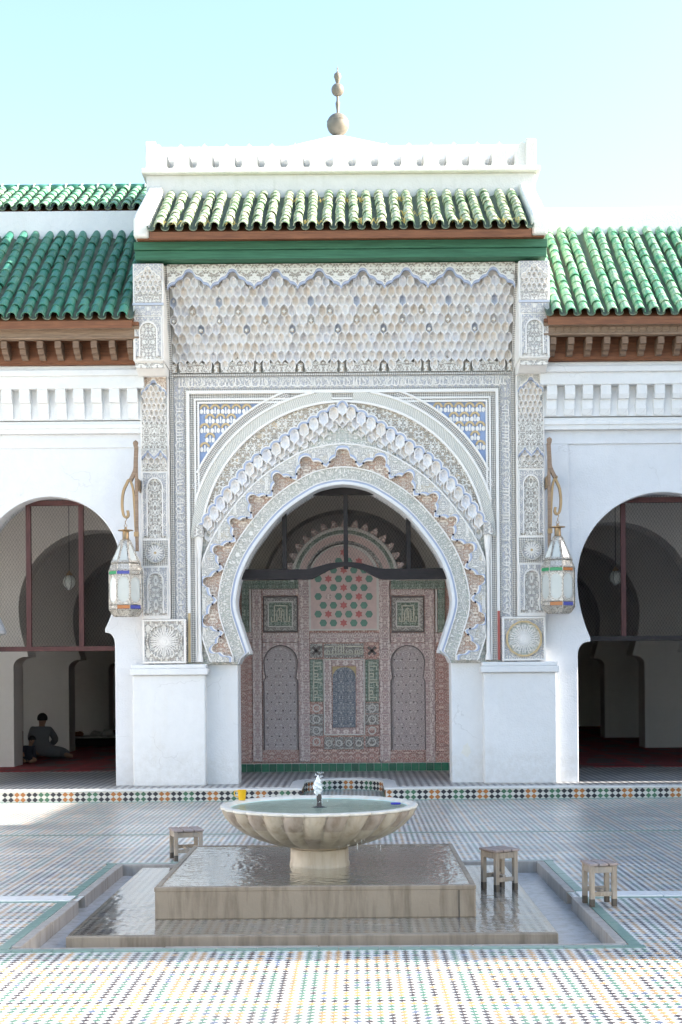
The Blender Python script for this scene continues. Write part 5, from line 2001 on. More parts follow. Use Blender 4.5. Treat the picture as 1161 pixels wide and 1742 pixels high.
# ================================================================== GRILLES in the three arches
def inside(poly, x, z):
    r_ = False
    j = len(poly) - 1
    for i in range(len(poly)):
        xi, zi = poly[i]
        xj, zj = poly[j]
        if (zi > z) != (zj > z) and x < (xj - xi) * (z - zi) / (zj - zi) + xi:
            r_ = not r_
        j = i
    return r_


def wires(parent, poly, zmin, y, step=0.042):
    m_ = MB()
    xs = [p[0] for p in poly]
    zt = max(p[1] for p in poly)
    x0, x1 = min(xs), max(xs)
    ang = R(58)
    for sg in (-1, 1):
        dx, dz = math.cos(ang) * sg, math.sin(ang)
        L = (zt - zmin) / dz
        u = x0 - L
        while u < x1 + L:
            run_, t_ = None, 0.0
            while t_ <= L:
                x, z = u + dx * t_, zmin + dz * t_
                ins_ = inside(poly, x, z)
                if ins_ and run_ is None:
                    run_ = (x, z)
                if (not ins_ or t_ + 0.03 > L) and run_ is not None:
                    if math.dist(run_, (x, z)) > 0.03:
                        m_.tube([(run_[0], y, run_[1]), (x, y, z)], 0.0013, 3)
                    run_ = None
                t_ += 0.03
            u += step
    return m_.build('wire_mesh', 'dark_iron', parent, kind='stuff')


def grille(label, poly, cx, posts, zr, ztop, hwr, rail_mat, y=17.86):
    g = thing('arch_grille', label, 'grille', (cx, y, zr))
    for px, zt in posts:
        m_ = MB()
        m_.box(px - 0.033, px + 0.033, y - 0.03, y + 0.03, zr, zt)
        m_.build('post', 'red_wood', g, bevel=0.005)
    m_ = MB()
    m_.box(cx - hwr, cx + hwr, y - 0.036, y + 0.036, zr - 0.035, zr + 0.03)
    m_.build('bottom_rail', rail_mat, g, bevel=0.005)
    m_ = MB()
    w_ = abs(posts[0][0] - cx) + 0.1
    m_.box(cx - w_, cx + w_, y - 0.034, y + 0.034, ztop - 0.07, ztop)
    m_.build('top_rail', 'red_wood', g, bevel=0.005)
    wires(g, poly, zr, y + 0.02)
    return g


pl = horseshoe(-4.04, 3.10, 0.92, 0.71, 2.25, 0.84, TZ)
grille('red wooden frame with wire mesh filling the left arch', pl, -4.04, ((-4.40, 3.95), (-3.69, 3.95)), 2.0, 4.0, 0.84, 'red_wood')
pr = horseshoe(4.12, 2.86, 1.155, 0.985, 2.08, 1.155, TZ)
grille('red post and grey rail with wire mesh filling the right arch', pr, 4.12, ((3.63, 3.90), (4.61, 3.90)), 2.08, 3.98, 0.985, 'black_wood')
# portal grille: three posts on a beam that arches in the middle
yg = 17.9
g = thing('arch_grille', 'dark wooden frame with curved beam and wire mesh in the portal arch', 'grille', (XC, yg, 2.9))
lo = [(405, 986), (520, 986), (532, 985), (545, 978), (560, 970), (575, 965), (587, 963), (602, 965), (618, 970), (634, 979), (646, 985), (655, 986), (770, 985)]
hi = [(405, 969), (520, 969), (532, 967), (545, 963), (560, 959), (575, 957), (587, 956), (602, 957), (618, 959), (634, 964), (646, 967), (655, 968), (770, 967)]
mb = MB()
mb.strip([(at(x, y, yg).x, at(x, y, yg).z) for x, y in lo], [(at(x, y, yg).x, at(x, y, yg).z) for x, y in hi], yg - 0.05, yg + 0.05)
mb.quad([(at(x, y, yg).x, yg + 0.05, at(x, y, yg).z) for x, y in lo] + [(at(x, y, yg).x, yg + 0.05, at(x, y, yg).z) for x, y in hi[::-1]])
mb.build('curved_beam', 'black_wood', g)
for x, yt in ((484, 868), (588, 838), (695, 868)):
    p, q = at(x, 968, yg), at(x, yt, yg)
    mb = MB()
    mb.box(q.x - 0.03, q.x + 0.03, yg - 0.03, yg + 0.03, p.z, q.z + 0.05)
    mb.build('post', 'black_wood', g, bevel=0.005)
p = at(588, 836, yg)
mb = MB()
mb.box(p.x - 0.52, p.x + 0.52, yg - 0.032, yg + 0.032, p.z - 0.05, p.z + 0.05)
mb.build('top_rail', 'black_wood', g)
wires(g, opening, at(587, 968, yg).z, yg + 0.02)

# ================================================================== LANTERNS and brackets
def oct_ring(r0, z0, r1, z1, n=8, off=PI / 8):
    return [((r0, z0), (r1, z1))]


def lantern(sg, px, label, turn, strips):
    c = at(px, 980, 17.2)
    L = thing('lantern', label, 'lantern', (c.x, 17.2, 2.4), 'brass lanterns on the portal')
    n = 8
    ca = math.cos(PI / 8)

    def corner(k, r_, z):
        a = turn + PI / 8 + k * PI / 4
        return Vector((c.x + r_ * math.cos(a), 17.2 + r_ * math.sin(a), z))
    rings = [(0.165, 2.40), (0.222, 2.48), (0.222, 2.985), (0.187, 3.075), (0.192, 3.09), (0.064, 3.385)]
    # corner ribs and hoops
    m_ = MB()
    for k in range(n):
        for (ra, za), (rb, zb_) in zip(rings, rings[1:]):
            m_.tube([corner(k, ra, za), corner(k, rb, zb_)], 0.006, 4)
    for r_, z in rings + [(0.222, 2.545), (0.222, 2.93)]:
        m_.tube([corner(k, r_, z) for k in range(n + 1)], 0.0065, 4)
    m_.build('frame', 'lamp_metal', L)
    for k in range(n):
        # glass pane of this side
        a0, a1, b1, b0 = corner(k, 0.218, 2.545), corner(k + 1, 0.218, 2.545), corner(k + 1, 0.218, 2.93), corner(k, 0.218, 2.93)
        nrm = ((a0 + a1) / 2 - Vector((c.x, 17.2, 2.545))).normalized()
        m_ = MB()
        m_.quad([a0, a1, b1, b0])
        m_.quad([p_ - nrm * 0.004 for p_ in (a0, b0, b1, a1)])
        pane = m_.build('pane', 'lamp_glass', L)
        # filigree: metal sheet with a lobed window
        ctr = (a0 + a1 + b0 + b1) / 4
        ex, ez = (a1 - a0) / 2, (b0 - a0) / 2
        N = 24
        A, B = [], []
        for q in range(N + 1):
            t_ = 2 * PI * q / N
            cx_, cz_ = math.cos(t_), math.sin(t_)
            lob_ = 0.86 + 0.09 * abs(math.sin(3 * t_))
            A.append((max(-.84, min(.84, cx_ * lob_ * 1.05)), max(-.84, min(.84, cz_ * lob_ * 1.02))))
            m1 = max(abs(cx_), abs(cz_))
            B.append((cx_ / m1, cz_ / m1))
        m_ = MB()
        for q in range(N):
            quad = [A[q], A[q + 1], B[q + 1], B[q]]
            m_.quad([ctr + nrm * 0.005 + ex * u + ez * v for u, v in quad])
        m_.build('filigree', 'lamp_metal', pane)
        # coloured strips above and below
        for (z0, z1, cc_) in ((2.938, 2.982, strips[0][k]), (2.49, 2.535, strips[1][k])):
            m_ = MB()
            m_.quad([corner(k, 0.2205, z0), corner(k + 1, 0.2205, z0), corner(k + 1, 0.2205, z1), corner(k, 0.2205, z1)])
            m_.build('coloured_strip', cc_, L)
        for (ra, za), (rb, zb_), mt in ((rings[0], rings[1], 'lamp_metal'), (rings[2], rings[3], 'lamp_metal'), (rings[4], rings[5], 'lamp_metal')):
            m_ = MB()
            m_.quad([corner(k, ra - .002, za), corner(k + 1, ra - .002, za), corner(k + 1, rb - .002, zb_), corner(k, rb - .002, zb_)])
            sd = m_.build('hood_panel' if za > 3.05 else ('shoulder_panel' if za > 2.9 else 'foot_panel'), mt, L)
            if za > 3.05:
                m_ = MB()
                f = [(0.14, 0.08), (0.86, 0.08), (0.84, 0.55), (0.72, 0.70), (0.5, 0.84), (0.28, 0.70), (0.16, 0.55)]
                q0, q1, q2, q3 = corner(k, ra, za), corner(k + 1, ra, za), corner(k + 1, rb, zb_), corner(k, rb, zb_)
                nn = (q1 - q0).cross(q3 - q0).normalized()
                if nn.dot(q0 - Vector((c.x, 17.2, za))) < 0:
                    nn = -nn
                m_.quad([(q0.lerp(q1, u).lerp(q3.lerp(q2, u), v)) + nn * 0.004 for u, v in f])
                m_.build('hood_glass', 'lamp_glass', sd)
    m_ = MB()
    m_.lathe([(0.064, 3.38), (0.05, 3.40), (0.042, 3.41), (0.042, 3.50), (0.05, 3.505), (0.10, 3.512), (0.10, 3.52), (0.02, 3.53), (0.014, 3.56), (0.0, 3.565)], (c.x, 17.2, 0), 14)
    m_.build('neck', 'brass', L, smooth=True)
    m_ = MB()
    m_.quad([corner(k, 0.163, 2.402) for k in range(8)])
    m_.build('bottom_pane', 'lamp_glass', L)
    m_ = MB()
    m_.tube([(c.x, 17.2, 3.55), (c.x + 0.02, 17.2, 3.575), (c.x, 17.2, 3.605), (c.x - 0.02, 17.2, 3.575), (c.x, 17.2, 3.55)], 0.005, 5)
    m_.tube([(c.x, 17.19, 3.60), (c.x, 17.18, 3.63), (c.x + 0.015, 17.2, 3.66), (c.x, 17.2, 3.69)], 0.006, 5)
    m_.build('hook', 'brass', L)
    # bracket
    bx_ = XC + sg * 2.67
    B = thing('lantern_bracket', 'scrolled brass bracket holding the lantern on the %s pilaster' % ('left' if sg < 0 else 'right'), 'bracket', (bx_, 17.3, 4.0))

    def P(dx, z):
        return (bx_ + sg * dx, 17.25, z)

    def bar(name, pts, w, th_, y0=17.25, mat='brass'):
        pts = catmull([(p_[0], p_[2]) for p_ in pts], 6)
        n_ = len(pts)
        A, Bq = [], []
        for k, q in enumerate(pts):
            a_, b_ = pts[max(0, k - 1)], pts[min(n_ - 1, k + 1)]
            tx, tz = b_[0] - a_[0], b_[1] - a_[1]
            l_ = math.hypot(tx, tz) or 1
            A.append((q[0] - tz / l_ * th_ / 2, q[1] + tx / l_ * th_ / 2))
            Bq.append((q[0] + tz / l_ * th_ / 2, q[1] - tx / l_ * th_ / 2))
        m_ = MB()
        m_.strip(A, Bq, y0 - w / 2, y0 + w / 2)
        m_.quad([(p_[0], y0 + w / 2, p_[1]) for p_ in A] + [(p_[0], y0 + w / 2, p_[1]) for p_ in Bq[::-1]])
        return m_.build(name, mat, B)
    hx_ = abs(c.x - bx_)
    bar('arm', [P(0.02, 4.62), P(0.03, 4.42), P(0.04, 4.30), P(0.10, 4.17)], 0.07, 0.045, mat='cedar_grey')
    bar('back_bar', [P(0.025, 4.66), P(0.022, 4.2), P(0.022, 3.85), P(0.02, 3.25)], 0.06, 0.035, mat='cedar_grey')
    bar('strut', [P(0.10, 4.17), P(0.065, 4.05), P(0.05, 3.85), P(0.035, 3.52), P(0.02, 3.30)], 0.05, 0.028)
    bar('hook_arm', [P(0.08, 4.16), P(0.12, 4.175), P(hx_ * 0.9, 4.14), P(hx_ + 0.035, 4.02), P(hx_ + 0.05, 3.86), P(hx_ + 0.035, 3.73), P(hx_ + 0.0, 3.69), P(hx_ - 0.028, 3.72), P(hx_ - 0.02, 3.78)], 0.06, 0.03)
    m_ = MB()
    m_.lathe([(0.0, 4.70), (0.03, 4.68), (0.036, 4.66), (0.03, 4.63), (0.02, 4.60)], (bx_ + sg * 0.03, 17.25, 0), 10)
    m_.build('knob', 'cedar_grey', B, smooth=True)
    m_ = MB()
    m_.box(bx_ + (0.0 if sg > 0 else -0.055), bx_ + (0.055 if sg > 0 else 0.0), 17.21, 17.29, 3.44, 3.50)
    m_.build('collar', 'brass', B)
    m_ = MB()
    m_.box(bx_ + (0.0 if sg > 0 else -0.02), bx_ + (0.02 if sg > 0 else 0.0), 17.26, 17.60, 4.05, 4.2)
    m_.build('wall_plate', 'brass', B)


b_, o_, g_, m0 = 'lamp_blue', 'lamp_orange', 'lamp_green', 'lamp_metal'
lantern(-1, 214.5, 'pale eight-sided glass lantern hanging on the left of the portal', 0.0,
        ([m0, m0, b_, o_, g_, b_, m0, m0], [m0, b_, o_, g_, m0, o_, b_, m0]))
lantern(1, 950, 'brass-framed eight-sided glass lantern hanging on the right of the portal', PI / 8 + 0.12,
        ([m0, b_, o_, g_, g_, o_, m0, m0], [m0, m0, b_, m0, o_, b_, m0, m0]))


def pendant(px, py, Y, label, ztop):
    c = at(px, py, Y)
    t_ = thing('pendant_lamp', label, 'lamp', (c.x, Y, c.z))
    m_ = MB()
    m_.tube([(c.x, Y, c.z + 0.13), (c.x, Y, ztop)], 0.006, 5)
    m_.build('cord', 'dark_iron', t_)
    m_ = MB()
    m_.lathe([(0.0, -0.13), (0.03, -0.12), (0.085, -0.06), (0.10, 0.0), (0.085, 0.06), (0.05, 0.10)], c, 12)
    m_.build('globe', 'lamp_glass', t_, smooth=True)
    m_ = MB()
    m_.lathe([(0.055, 0.095), (0.05, 0.12), (0.02, 0.15), (0.008, 0.17)], c, 12)
    m_.build('cap', 'brass', t_, smooth=True)
    m_ = MB()
    for k in range(6):
        a = k * PI / 3
        m_.tube([(c.x + r_ * math.cos(a), Y + r_ * math.sin(a), c.z + z) for r_, z in ((0.03, -0.12), (0.088, -0.06), (0.104, 0), (0.088, 0.06), (0.052, 0.1))], 0.004, 4)
    m_.build('cage', 'dark_iron', t_)


pendant(118, 990, 20.2, 'small caged glass lamp on a long cord inside the left arch', 5.3)
pendant(1048, 982, 21.0, 'small caged glass lamp hanging inside the right arch', 5.3)

# ================================================================== FOUNTAIN
FX, FY = -0.275, 9.75
ftn = thing('fountain', 'fluted stone fountain bowl on a square stepped plinth', 'fountain', (FX, FY, 0))
mb = MB()
mb.box(-1.80, 1.24, 8.15, 11.05, -0.09, 0.004)
lowp = mb.build('lower_step', 'plinth', ftn, bevel=0.008)
mb = MB()
mb.box(-1.765, 1.205, 8.185, 11.03, 0.0, 0.0075)
mb.build('tiled_top', 'floor_wet', lowp)
mb = MB()
mb.box(FX - 1.055, FX + 1.055, FY - 1.07, FY + 1.07, 0.006, 0.205)
plinth = mb.build('plinth', 'plinth', ftn, bevel=0.01)
mb = MB()
mb.box(FX - 1.02, FX + 1.02, FY - 1.035, FY + 1.035, 0.2, 0.2085)
mb.build('plinth_top', 'plinth_top', plinth)
for (x0, x1, y0, y1) in ((-1.058, 1.058, -1.073, -1.035), (-1.058, 1.058, 1.035, 1.073), (-1.058, -1.02, -1.034, 1.034), (1.02, 1.058, -1.034, 1.034)):
    mb = MB()
    mb.box(FX + x0, FX + x1, FY + y0, FY + y1, 0.19, 0.222)
    mb.build('rim_stone', 'plinth', plinth, bevel=0.006)
mb = MB()
mb.box(FX + 0.94, FX + 0.948, FY - 1.0725, FY - 1.06, 0.008, 0.19)
mb.build('joint', 'wet_wood', plinth)
mb = MB()
mb.lathe([(0.222, 0.20), (0.222, 0.235), (0.216, 0.242), (0.214, 0.332), (0.208, 0.338), (0.185, 0.340), (0.185, 0.36)], (FX, FY, 0), 40)
mb.build('pedestal', 'marble', ftn, smooth=True)
NF = 28
prof = [(0.10, 0.350), (0.225, 0.352), (0.345, 0.375), (0.46, 0.415), (0.56, 0.465), (0.635, 0.522), (0.683, 0.575), (0.703, 0.612), (0.712, 0.634)]
amp = [0.0, 0.03, 0.055, 0.07, 0.075, 0.075, 0.07, 0.058, 0.045]


def flute(th, q):
    if q >= len(amp):
        return 1.0
    sw = th + 0.10 * (1 - q / 8.0)
    return 1.0 + amp[q] * (abs(math.cos(sw * NF / 2)) ** 0.55 - 0.75)


mb = MB()
n_ = NF * 10
base = len(mb.v)
mb.lathe(prof, (FX, FY, 0), n_, flute, cap=True)
for i, f in enumerate(mb.f):
    if len(f) == 4:
        k = f[0] // len(prof)
        q = f[0] % len(prof)
        fl = int(((2 * PI * (k + 0.5) / n_ + 0.1 * (1 - q / 8)) * NF / (2 * PI)) + 0.5)
        mb.mi[i] = 1 if (fl % 2 == 0 and q > 4) or (fl % 4 == 1 and q < 4) else 0
bowl = mb.build('bowl', ['marble', 'marble_band'], ftn, smooth=True)
mb = MB()
rim = [(0.708, 0.632), (0.722, 0.640), (0.722, 0.652), (0.708, 0.660), (0.672, 0.658), (0.655, 0.64), (0.60, 0.56), (0.45, 0.47), (0.2, 0.42), (0.0, 0.415)]
mb.lathe(rim, (FX, FY, 0), n_, lambda th, q: 1.0 + ((0.030 * (abs(math.cos((th) * NF / 2)) ** 0.6 - 0.7)) if q < 5 else 0.0), cap=False)
for i, f in enumerate(mb.f):
    mb.mi[i] = 1 if (f[0] % len(rim)) >= 5 else 0
mb.build('rim', ['marble_rim', 'basin'], bowl, smooth=True)
mb = MB()
mb.lathe([(0.07, 0.0), (0.06, 0.012), (0.02, 0.02), (0.016, 0.05), (0.02, 0.08), (0.016, 0.11), (0.0, 0.112)], (FX, FY, 0.622), 14)
mb.build('nozzle', 'dark_iron', ftn, smooth=True)
# water
mb = MB()
mb.lathe([(0.0, 0.637), (0.20, 0.637), (0.45, 0.637), (0.662, 0.637)], (FX, FY, 0), 96, cap=False)
struct(mb.build('basin_water', water('basin_water', (0.80, 0.93, 0.90), 9.0, 0.35, (FX, FY, 0.637), 0.03, 0.4), smooth=True))
mb = MB()
mb.quad([(FX - 1.02, FY - 1.035, 0.2165), (FX + 1.02, FY - 1.035, 0.2165), (FX + 1.02, FY + 1.035, 0.2165), (FX - 1.02, FY + 1.035, 0.2165)])
struct(mb.build('plinth_water', water('plinth_water', (0.92, 0.95, 0.93), 14.0, 0.45, (FX - 0.75, FY - 0.1, 0.2165), 0.04, 0.75)))
mb = MB()
mb.quad([(-1.79, 8.16, 0.0105), (1.23, 8.16, 0.0105), (1.23, 11.04, 0.0105), (-1.79, 11.04, 0.0105)])
struct(mb.build('step_water', water('step_water', (0.93, 0.94, 0.93), 11.0, 0.22, None, 0.10, 0.5)))
# jet of water
rj = random.Random(11)
jet = thing('water_jet', 'short white jet of water rising from the fountain bowl', 'water jet', (FX, FY, 0.70))
mb = MB()
pr_ = []
for k in range(15):
    f = k / 14
    r_ = 0.008 + 0.021 * math.sin(PI * min(1, f * 1.05)) ** 0.8
    pr_.append((max(0.002, r_ * (1 - 0.55 * f ** 3)), 0.715 + 0.155 * f))
mb.lathe(pr_, (FX - 0.008, FY, 0), 16, lambda th, q: 1 + 0.34 * math.sin(3 * th + q * 1.9) + 0.22 * math.sin(5 * th - q * 2.6) + 0.12 * math.sin(9 * th + q))
mb.build('plume', 'splash', jet, smooth=True)
mb = MB()
for k in range(110):
    a, r_, z = rj.uniform(0, 2 * PI), abs(rj.gauss(0, 0.034)), rj.uniform(0.66, 0.89)
    s_ = rj.uniform(0.002, 0.005)
    mb.obox((FX + r_ * math.cos(a), FY + r_ * math.sin(a), z), s_, s_, s_ * 1.8, Matrix.Rotation(rj.uniform(0, 3), 3, 'X'))
mb.build('droplets', 'splash', jet, kind='stuff')
mb = MB()
for k in range(16):
    a = rj.uniform(-1.35, -0.75)
    r0 = rj.uniform(0.40, 0.62)
    z0 = rj.uniform(0.40, 0.48)
    z1 = z0 - rj.uniform(0.015, 0.05)
    x, y = FX + r0 * math.cos(a), FY + r0 * math.sin(a)
    mb.tube([(x, y, z0), (x + 0.003, y, z1)], 0.0011, 3)
dr_ = mb.build('drips', 'splash')
dr_['kind'] = 'stuff'
tag(dr_, 'thin threads of water dripping from the underside of the fountain bowl', 'water drips')

# ---- yellow mug on the rim, blue cap afloat
mug = thing('mug', 'small yellow plastic mug standing on the fountain rim', 'mug', (-0.873, 10.09, 0.66))
mb = MB()
mb.lathe([(0.0, 0.0), (0.026, 0.0), (0.034, 0.075), (0.0355, 0.078), (0.031, 0.077), (0.024, 0.006), (0.0, 0.006)], (-0.873, 10.09, 0.659), 20, cap=False)
mb.build('cup', 'yellow_plastic', mug, smooth=True)
mb = MB()
mb.tube([(-0.904, 10.09, 0.728), (-0.928, 10.088, 0.728), (-0.932, 10.087, 0.712), (-0.926, 10.088, 0.690), (-0.901, 10.09, 0.682)], 0.004, 6)
mb.build('handle', 'yellow_plastic', mug, smooth=True)
mb = MB()
mb.lathe([(0.0, 0.0), (0.036, 0.0), (0.038, 0.004), (0.038, 0.010), (0.034, 0.012), (0.0, 0.010)], (0.295, 9.93, 0.634), 20, cap=False)
tag(mb.build('lid', 'blue_plastic', None, True), 'flat round blue plastic lid floating in the fountain bowl', 'lid')


# ================================================================== STOOLS
def stool(label, x, y, z, rz, w, h_, slat_dir=0):
    s_ = thing('stool', label, 'stool', (x, y, z), 'low wooden stools round the fountain')
    rot = Matrix.Rotation(rz, 3, 'Z')
    hw = w / 2
    lw = 0.033

    def part(name, mat, boxes, bevel=0.003):
        m_ = MB()
        for (cx_, cy_, cz_, sx_, sy_, sz_) in boxes:
            p_ = rot @ Vector((cx_, cy_, cz_))
            m_.obox((x + p_.x, y + p_.y, z + p_.z), sx_, sy_, sz_, rot)
        return m_.build(name, mat, s_, bevel=bevel)
    for i, j in ((-1, -1), (1, -1), (1, 1), (-1, 1)):
        lx, ly = i * (hw - lw / 2), j * (hw - lw / 2)
        part('leg', 'old_wood', [(lx, ly, (h_ - 0.02) / 2 + 0.022, lw, lw, h_ - 0.064)])
        part('damp_foot', 'wet_wood', [(lx, ly, 0.0275, lw * 1.01, lw * 1.01, 0.055)])
    part('apron', 'old_wood', [(0, -hw + 0.014, h_ - 0.048, w - 2 * lw, 0.02, 0.045)])
    part('apron', 'old_wood', [(0, hw - 0.014, h_ - 0.048, w - 2 * lw, 0.02, 0.045)])
    part('apron', 'old_wood', [(-hw + 0.014, 0, h_ - 0.048, 0.02, w - 2 * lw, 0.045)])
    part('apron', 'old_wood', [(hw - 0.014, 0, h_ - 0.048, 0.02, w - 2 * lw, 0.045)])
    part('stretcher', 'old_wood', [(0, -hw + 0.018, 0.085, w - 2 * lw, 0.02, 0.032)])
    part('stretcher', 'old_wood', [(0, hw - 0.018, 0.10, w - 2 * lw, 0.02, 0.032)])
    part('stretcher', 'old_wood', [(0, 0, 0.10, 0.03, w - 2 * lw, 0.026)])
    sw = (w + 0.016 - 2 * 0.008) / 3
    for k in (-1, 0, 1):
        part('slat', 'old_slat', [((k * (sw + 0.008)), 0, h_ - 0.012, sw, w + 0.02, 0.018)], 0.004)


stool('low slatted wooden stool partly hidden behind the left corner of the fountain plinth', -1.50, 11.62, 0.0, R(18), 0.25, 0.275)
stool('low wooden stool standing in shallow water on the fountain step', 1.055, 9.80, 0.009, R(29), 0.198, 0.31)
stool('low wooden stool with gapped slats beside the drain at the right channel edge', 1.672, 9.12, 0.010, R(8), 0.19, 0.30)

# ================================================================== PEOPLE in the left arcade
def skin_body(name, joints, edges, mat, parent, root, sub=2):
    me = bpy.data.meshes.new(name)
    names = list(joints)
    me.from_pydata([joints[n][:3] for n in names], [(names.index(a), names.index(b)) for a, b in edges], [])
    o = bpy.data.objects.new(name, me)
    COL.objects.link(o)
    md = o.modifiers.new('skin', 'SKIN')
    md.use_smooth_shade = True
    if not me.skin_vertices:
        with bpy.context.temp_override(object=o, active_object=o):
            bpy.ops.mesh.customdata_skin_add()
    sk = me.skin_vertices[0].data
    for i, n in enumerate(names):
        r_ = joints[n][3]
        sk[i].radius = (r_, joints[n][4] if len(joints[n]) > 4 else r_)
        sk[i].use_root = (n == root)
    sb = o.modifiers.new('subdivision', 'SUBSURF')
    sb.levels = sb.render_levels = sub
    me.materials.append(M[mat])
    join(o, parent)
    return o


def at_ground(px, Y):
    return (px - PX) / FPX * Y


mx_, my_, mz_ = -5.58, 23.4, TZ + 0.016
man = thing('person', 'person in a grey robe sitting on the carpet with their back turned', 'person', (mx_, my_, mz_))


def J(x, y, z, r, r2=None):
    return (mx_ + x, my_ + y, mz_ + z, r) if r2 is None else (mx_ + x, my_ + y, mz_ + z, r, r2)


jn = {'pel': J(0, 0, .13, .085), 'waist': J(0, .01, .30, .08), 'chest': J(0.0, .04, .45, .085), 'neck': J(.01, .07, .60, .05), 'skull': J(.015, .09, .68, .08), 'crown': J(.015, .10, .745, .066),
      'shL': J(-.15, .05, .52, .06), 'elL': J(-.22, .16, .34, .042), 'wrL': J(-.10, .30, .25, .03), 'haL': J(-.05, .34, .22, .028),
      'shR': J(.16, .05, .52, .06), 'elR': J(.23, .14, .34, .042), 'wrR': J(.12, .30, .25, .03), 'haR': J(.06, .34, .22, .028),
      'hipL': J(-.10, .02, .12, .07), 'knL': J(-.21, .32, .105, .05), 'anL': J(.02, .42, .06, .045),
      'hipR': J(.11, .0, .12, .07), 'knR': J(.34, .15, .105, .05), 'anR': J(.48, -.02, .055, .045), 'toR': J(.58, -.05, .05, .034)}
ed = [('pel', 'waist'), ('waist', 'chest'), ('chest', 'neck'), ('neck', 'skull'), ('skull', 'crown'), ('chest', 'shL'), ('shL', 'elL'), ('elL', 'wrL'), ('wrL', 'haL'),
      ('chest', 'shR'), ('shR', 'elR'), ('elR', 'wrR'), ('wrR', 'haR'), ('pel', 'hipL'), ('hipL', 'knL'), ('knL', 'anL'), ('pel', 'hipR'), ('hipR', 'knR'), ('knR', 'anR'), ('anR', 'toR')]
skin_body('body', jn, ed, 'skin', man, 'pel')
rb = {'pel': J(0, 0, .15, .15), 'waist': J(0, .01, .30, .145, .13), 'chest': J(0.0, .04, .45, .155, .13), 'yoke': J(.005, .06, .555, .085, .08),
      'shL': J(-.15, .05, .51, .078), 'elL': J(-.225, .16, .34, .062), 'wrL': J(-.11, .29, .25, .055),
      'shR': J(.16, .05, .51, .078), 'elR': J(.235, .14, .33, .062), 'wrR': J(.13, .29, .25, .055),
      'hipL': J(-.10, .03, .13, .125), 'knL': J(-.21, .32, .11, .10), 'hipR': J(.12, .0, .13, .125), 'knR': J(.34, .15, .11, .10), 'hemR': J(.47, .02, .075, .072)}
re_ = [('pel', 'waist'), ('waist', 'chest'), ('chest', 'yoke'), ('chest', 'shL'), ('shL', 'elL'), ('elL', 'wrL'), ('chest', 'shR'), ('shR', 'elR'), ('elR', 'wrR'), ('pel', 'hipL'), ('hipL', 'knL'), ('pel', 'hipR'), ('hipR', 'knR'), ('knR', 'hemR')]
skin_body('robe', rb, re_, 'robe', man, 'pel')
mb = MB()
mb.lathe([(0.0, 0.85 * .105)] + [(0.092 * math.sin(PI * k / 16), 0.098 * math.cos(PI * k / 16)) for k in range(1, 11)], (mx_ + .015, my_ + .075, mz_ + .715), 18, cap=False)
mb.build('hair', 'hair', man, smooth=True)

cx_, cy_, cz_ = -5.50, 22.25, TZ + 0.016
kid = thing('person', 'small child in dark clothes peering out beside the left hall pier', 'person', (cx_, cy_, cz_))


def K(x, y, z, r, r2=None):
    return (cx_ + x, cy_ + y, cz_ + z, r) if r2 is None else (cx_ + x, cy_ + y, cz_ + z, r, r2)


jn = {'pel': K(0, 0, .07, .045), 'waist': K(0, -.01, .16, .042), 'chest': K(0.01, -.02, .235, .044), 'neck': K(.03, -.03, .31, .028), 'skull': K(.05, -.04, .375, .058), 'crown': K(.055, -.035, .42, .045),
      'shL': K(-.075, -.02, .27, .03), 'elL': K(-.10, -.07, .17, .022), 'wrL': K(-.06, -.13, .11, .017),
      'shR': K(.085, -.03, .27, .03), 'elR': K(.11, -.08, .17, .022), 'wrR': K(.10, -.14, .07, .018), 'haR': K(.12, -.17, .04, .02),
      'hipL': K(-.05, 0, .06, .05), 'knL': K(-.10, -.17, .07, .04), 'anL': K(0, -.22, .035, .026),
      'hipR': K(.05, 0, .06, .05), 'knR': K(.13, -.13, .06, .04), 'anR': K(.06, -.24, .03, .026)}
skin_body('body', jn, [e for e in ed if e[0] in jn and e[1] in jn], 'skin', kid, 'pel')
rb = {'pel': K(0, 0, .08, .08), 'waist': K(0, -.01, .16, .075), 'chest': K(0.01, -.02, .235, .075, .068), 'yoke': K(.025, -.028, .285, .042),
      'shL': K(-.075, -.02, .265, .038), 'elL': K(-.10, -.07, .17, .03), 'shR': K(.085, -.03, .265, .038), 'elR': K(.11, -.08, .17, .03), 'wrR': K(.102, -.125, .09, .026),
      'hipL': K(-.05, 0, .07, .062), 'knL': K(-.10, -.165, .075, .05), 'hipR': K(.05, 0, .07, .062), 'knR': K(.125, -.125, .065, .05)}
skin_body('clothing', rb, [e for e in re_ if e[0] in rb and e[1] in rb] + [('elR', 'wrR')][:0], 'dark_cloth', kid, 'pel')
mb = MB()
mb.lathe([(0.0, 0.073)] + [(0.068 * math.sin(PI * k / 16), 0.073 * math.cos(PI * k / 16)) for k in range(1, 9)], (cx_ + .055, cy_ - .022, cz_ + .392), 16, cap=False)
mb.build('hair', 'hair', kid, smooth=True)
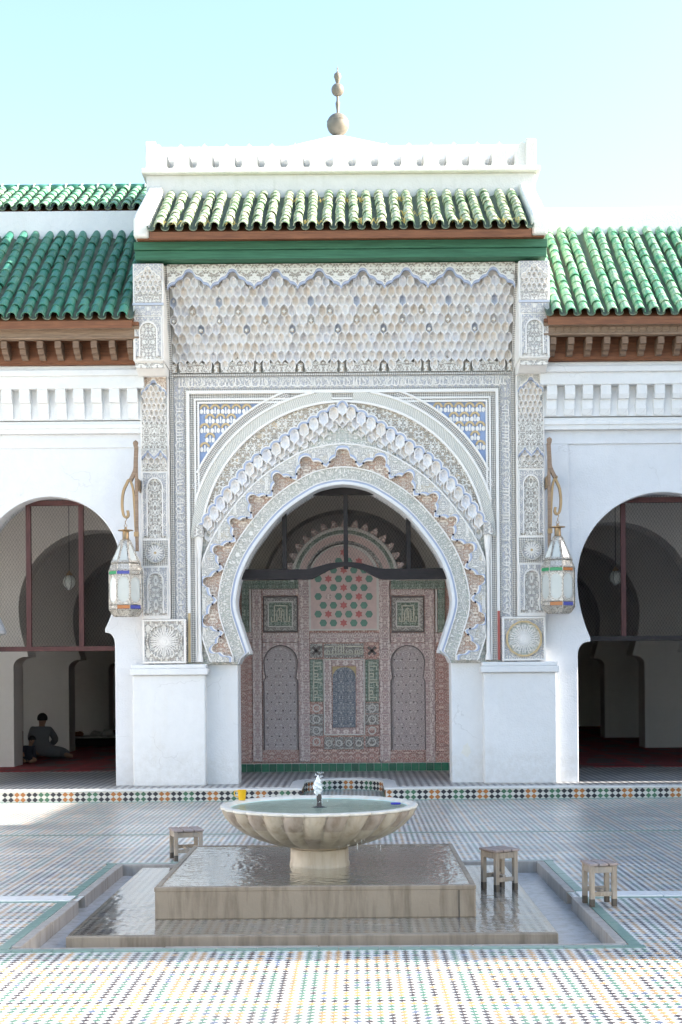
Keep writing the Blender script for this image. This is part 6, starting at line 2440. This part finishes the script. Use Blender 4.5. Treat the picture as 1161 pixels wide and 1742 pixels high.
for nm_, pts_, mt in (('eye', ((.028, -.094, .385), (.066, -.096, .385)), 'hair'), ('nose', ((.048, -.100, .368),), 'skin'), ('mouth', ((.049, -.094, .345),), 'red_cloth')):
    for p_ in pts_:
        mb = MB()
        mb.lathe([(0, -.008), (.007, -.003), (.007, .003), (0, .008)], (cx_ + p_[0], cy_ + p_[1], cz_ + p_[2]), 8)
        mb.build(nm_, mt, kid, smooth=True)

# ---- low bench with bundles at the back of the left hall
c0, c1 = at_ground(112, 27.6), at_ground(196, 27.6)
bench = thing('bench', 'low dark bench at the back of the left hall', 'bench', ((c0 + c1) / 2, 27.9, TZ))
mb = MB()
mb.box(c0, c1, 27.62, 28.3, TZ + 0.016, 0.34)
mb.build('base', 'black_wood', bench, bevel=0.01)
mb = MB()
mb.box(c0 - 0.02, c1 + 0.02, 27.6, 28.32, 0.341, 0.375)
mb.build('top_board', 'pale_cloth', bench, bevel=0.01)


def bundle(px, w, h_, d, mat, label):
    x = at_ground(px, 27.9)
    rn = random.Random(int(px))
    mb_ = MB()
    ph = [rn.uniform(0, 6) for _ in range(4)]
    pr2 = [(0.0, 0.0), (0.42, 0.0), (0.50, 0.18), (0.48, 0.5), (0.36, 0.82), (0.14, 1.0), (0.0, 1.0)]
    mb_.lathe([(r_, z) for r_, z in pr2], (0, 0, 0), 22, lambda th, q: 1 + 0.12 * math.sin(3 * th + ph[0] + q) + 0.07 * math.sin(7 * th + ph[1]), cap=False)
    mb_.v = [(x + vx * w, 27.9 + vy * d, 0.376 + vz * h_ * (1 + 0.1 * math.sin(vx * 9 + ph[2]))) for vx, vy, vz in mb_.v]
    tag(mb_.build('bundle', mat, None, True), label, 'bundle')


bundle(132, 0.24, 0.10, 0.25, 'red_cloth', 'round red-brown bundle at the left end of the hall bench')
bundle(163, 0.26, 0.11, 0.28, 'pale_cloth', 'pale flat cloth bundle in the middle of the hall bench')
bundle(184, 0.26, 0.15, 0.28, 'pale_cloth', 'taller crumpled pale bundle at the right end of the hall bench')
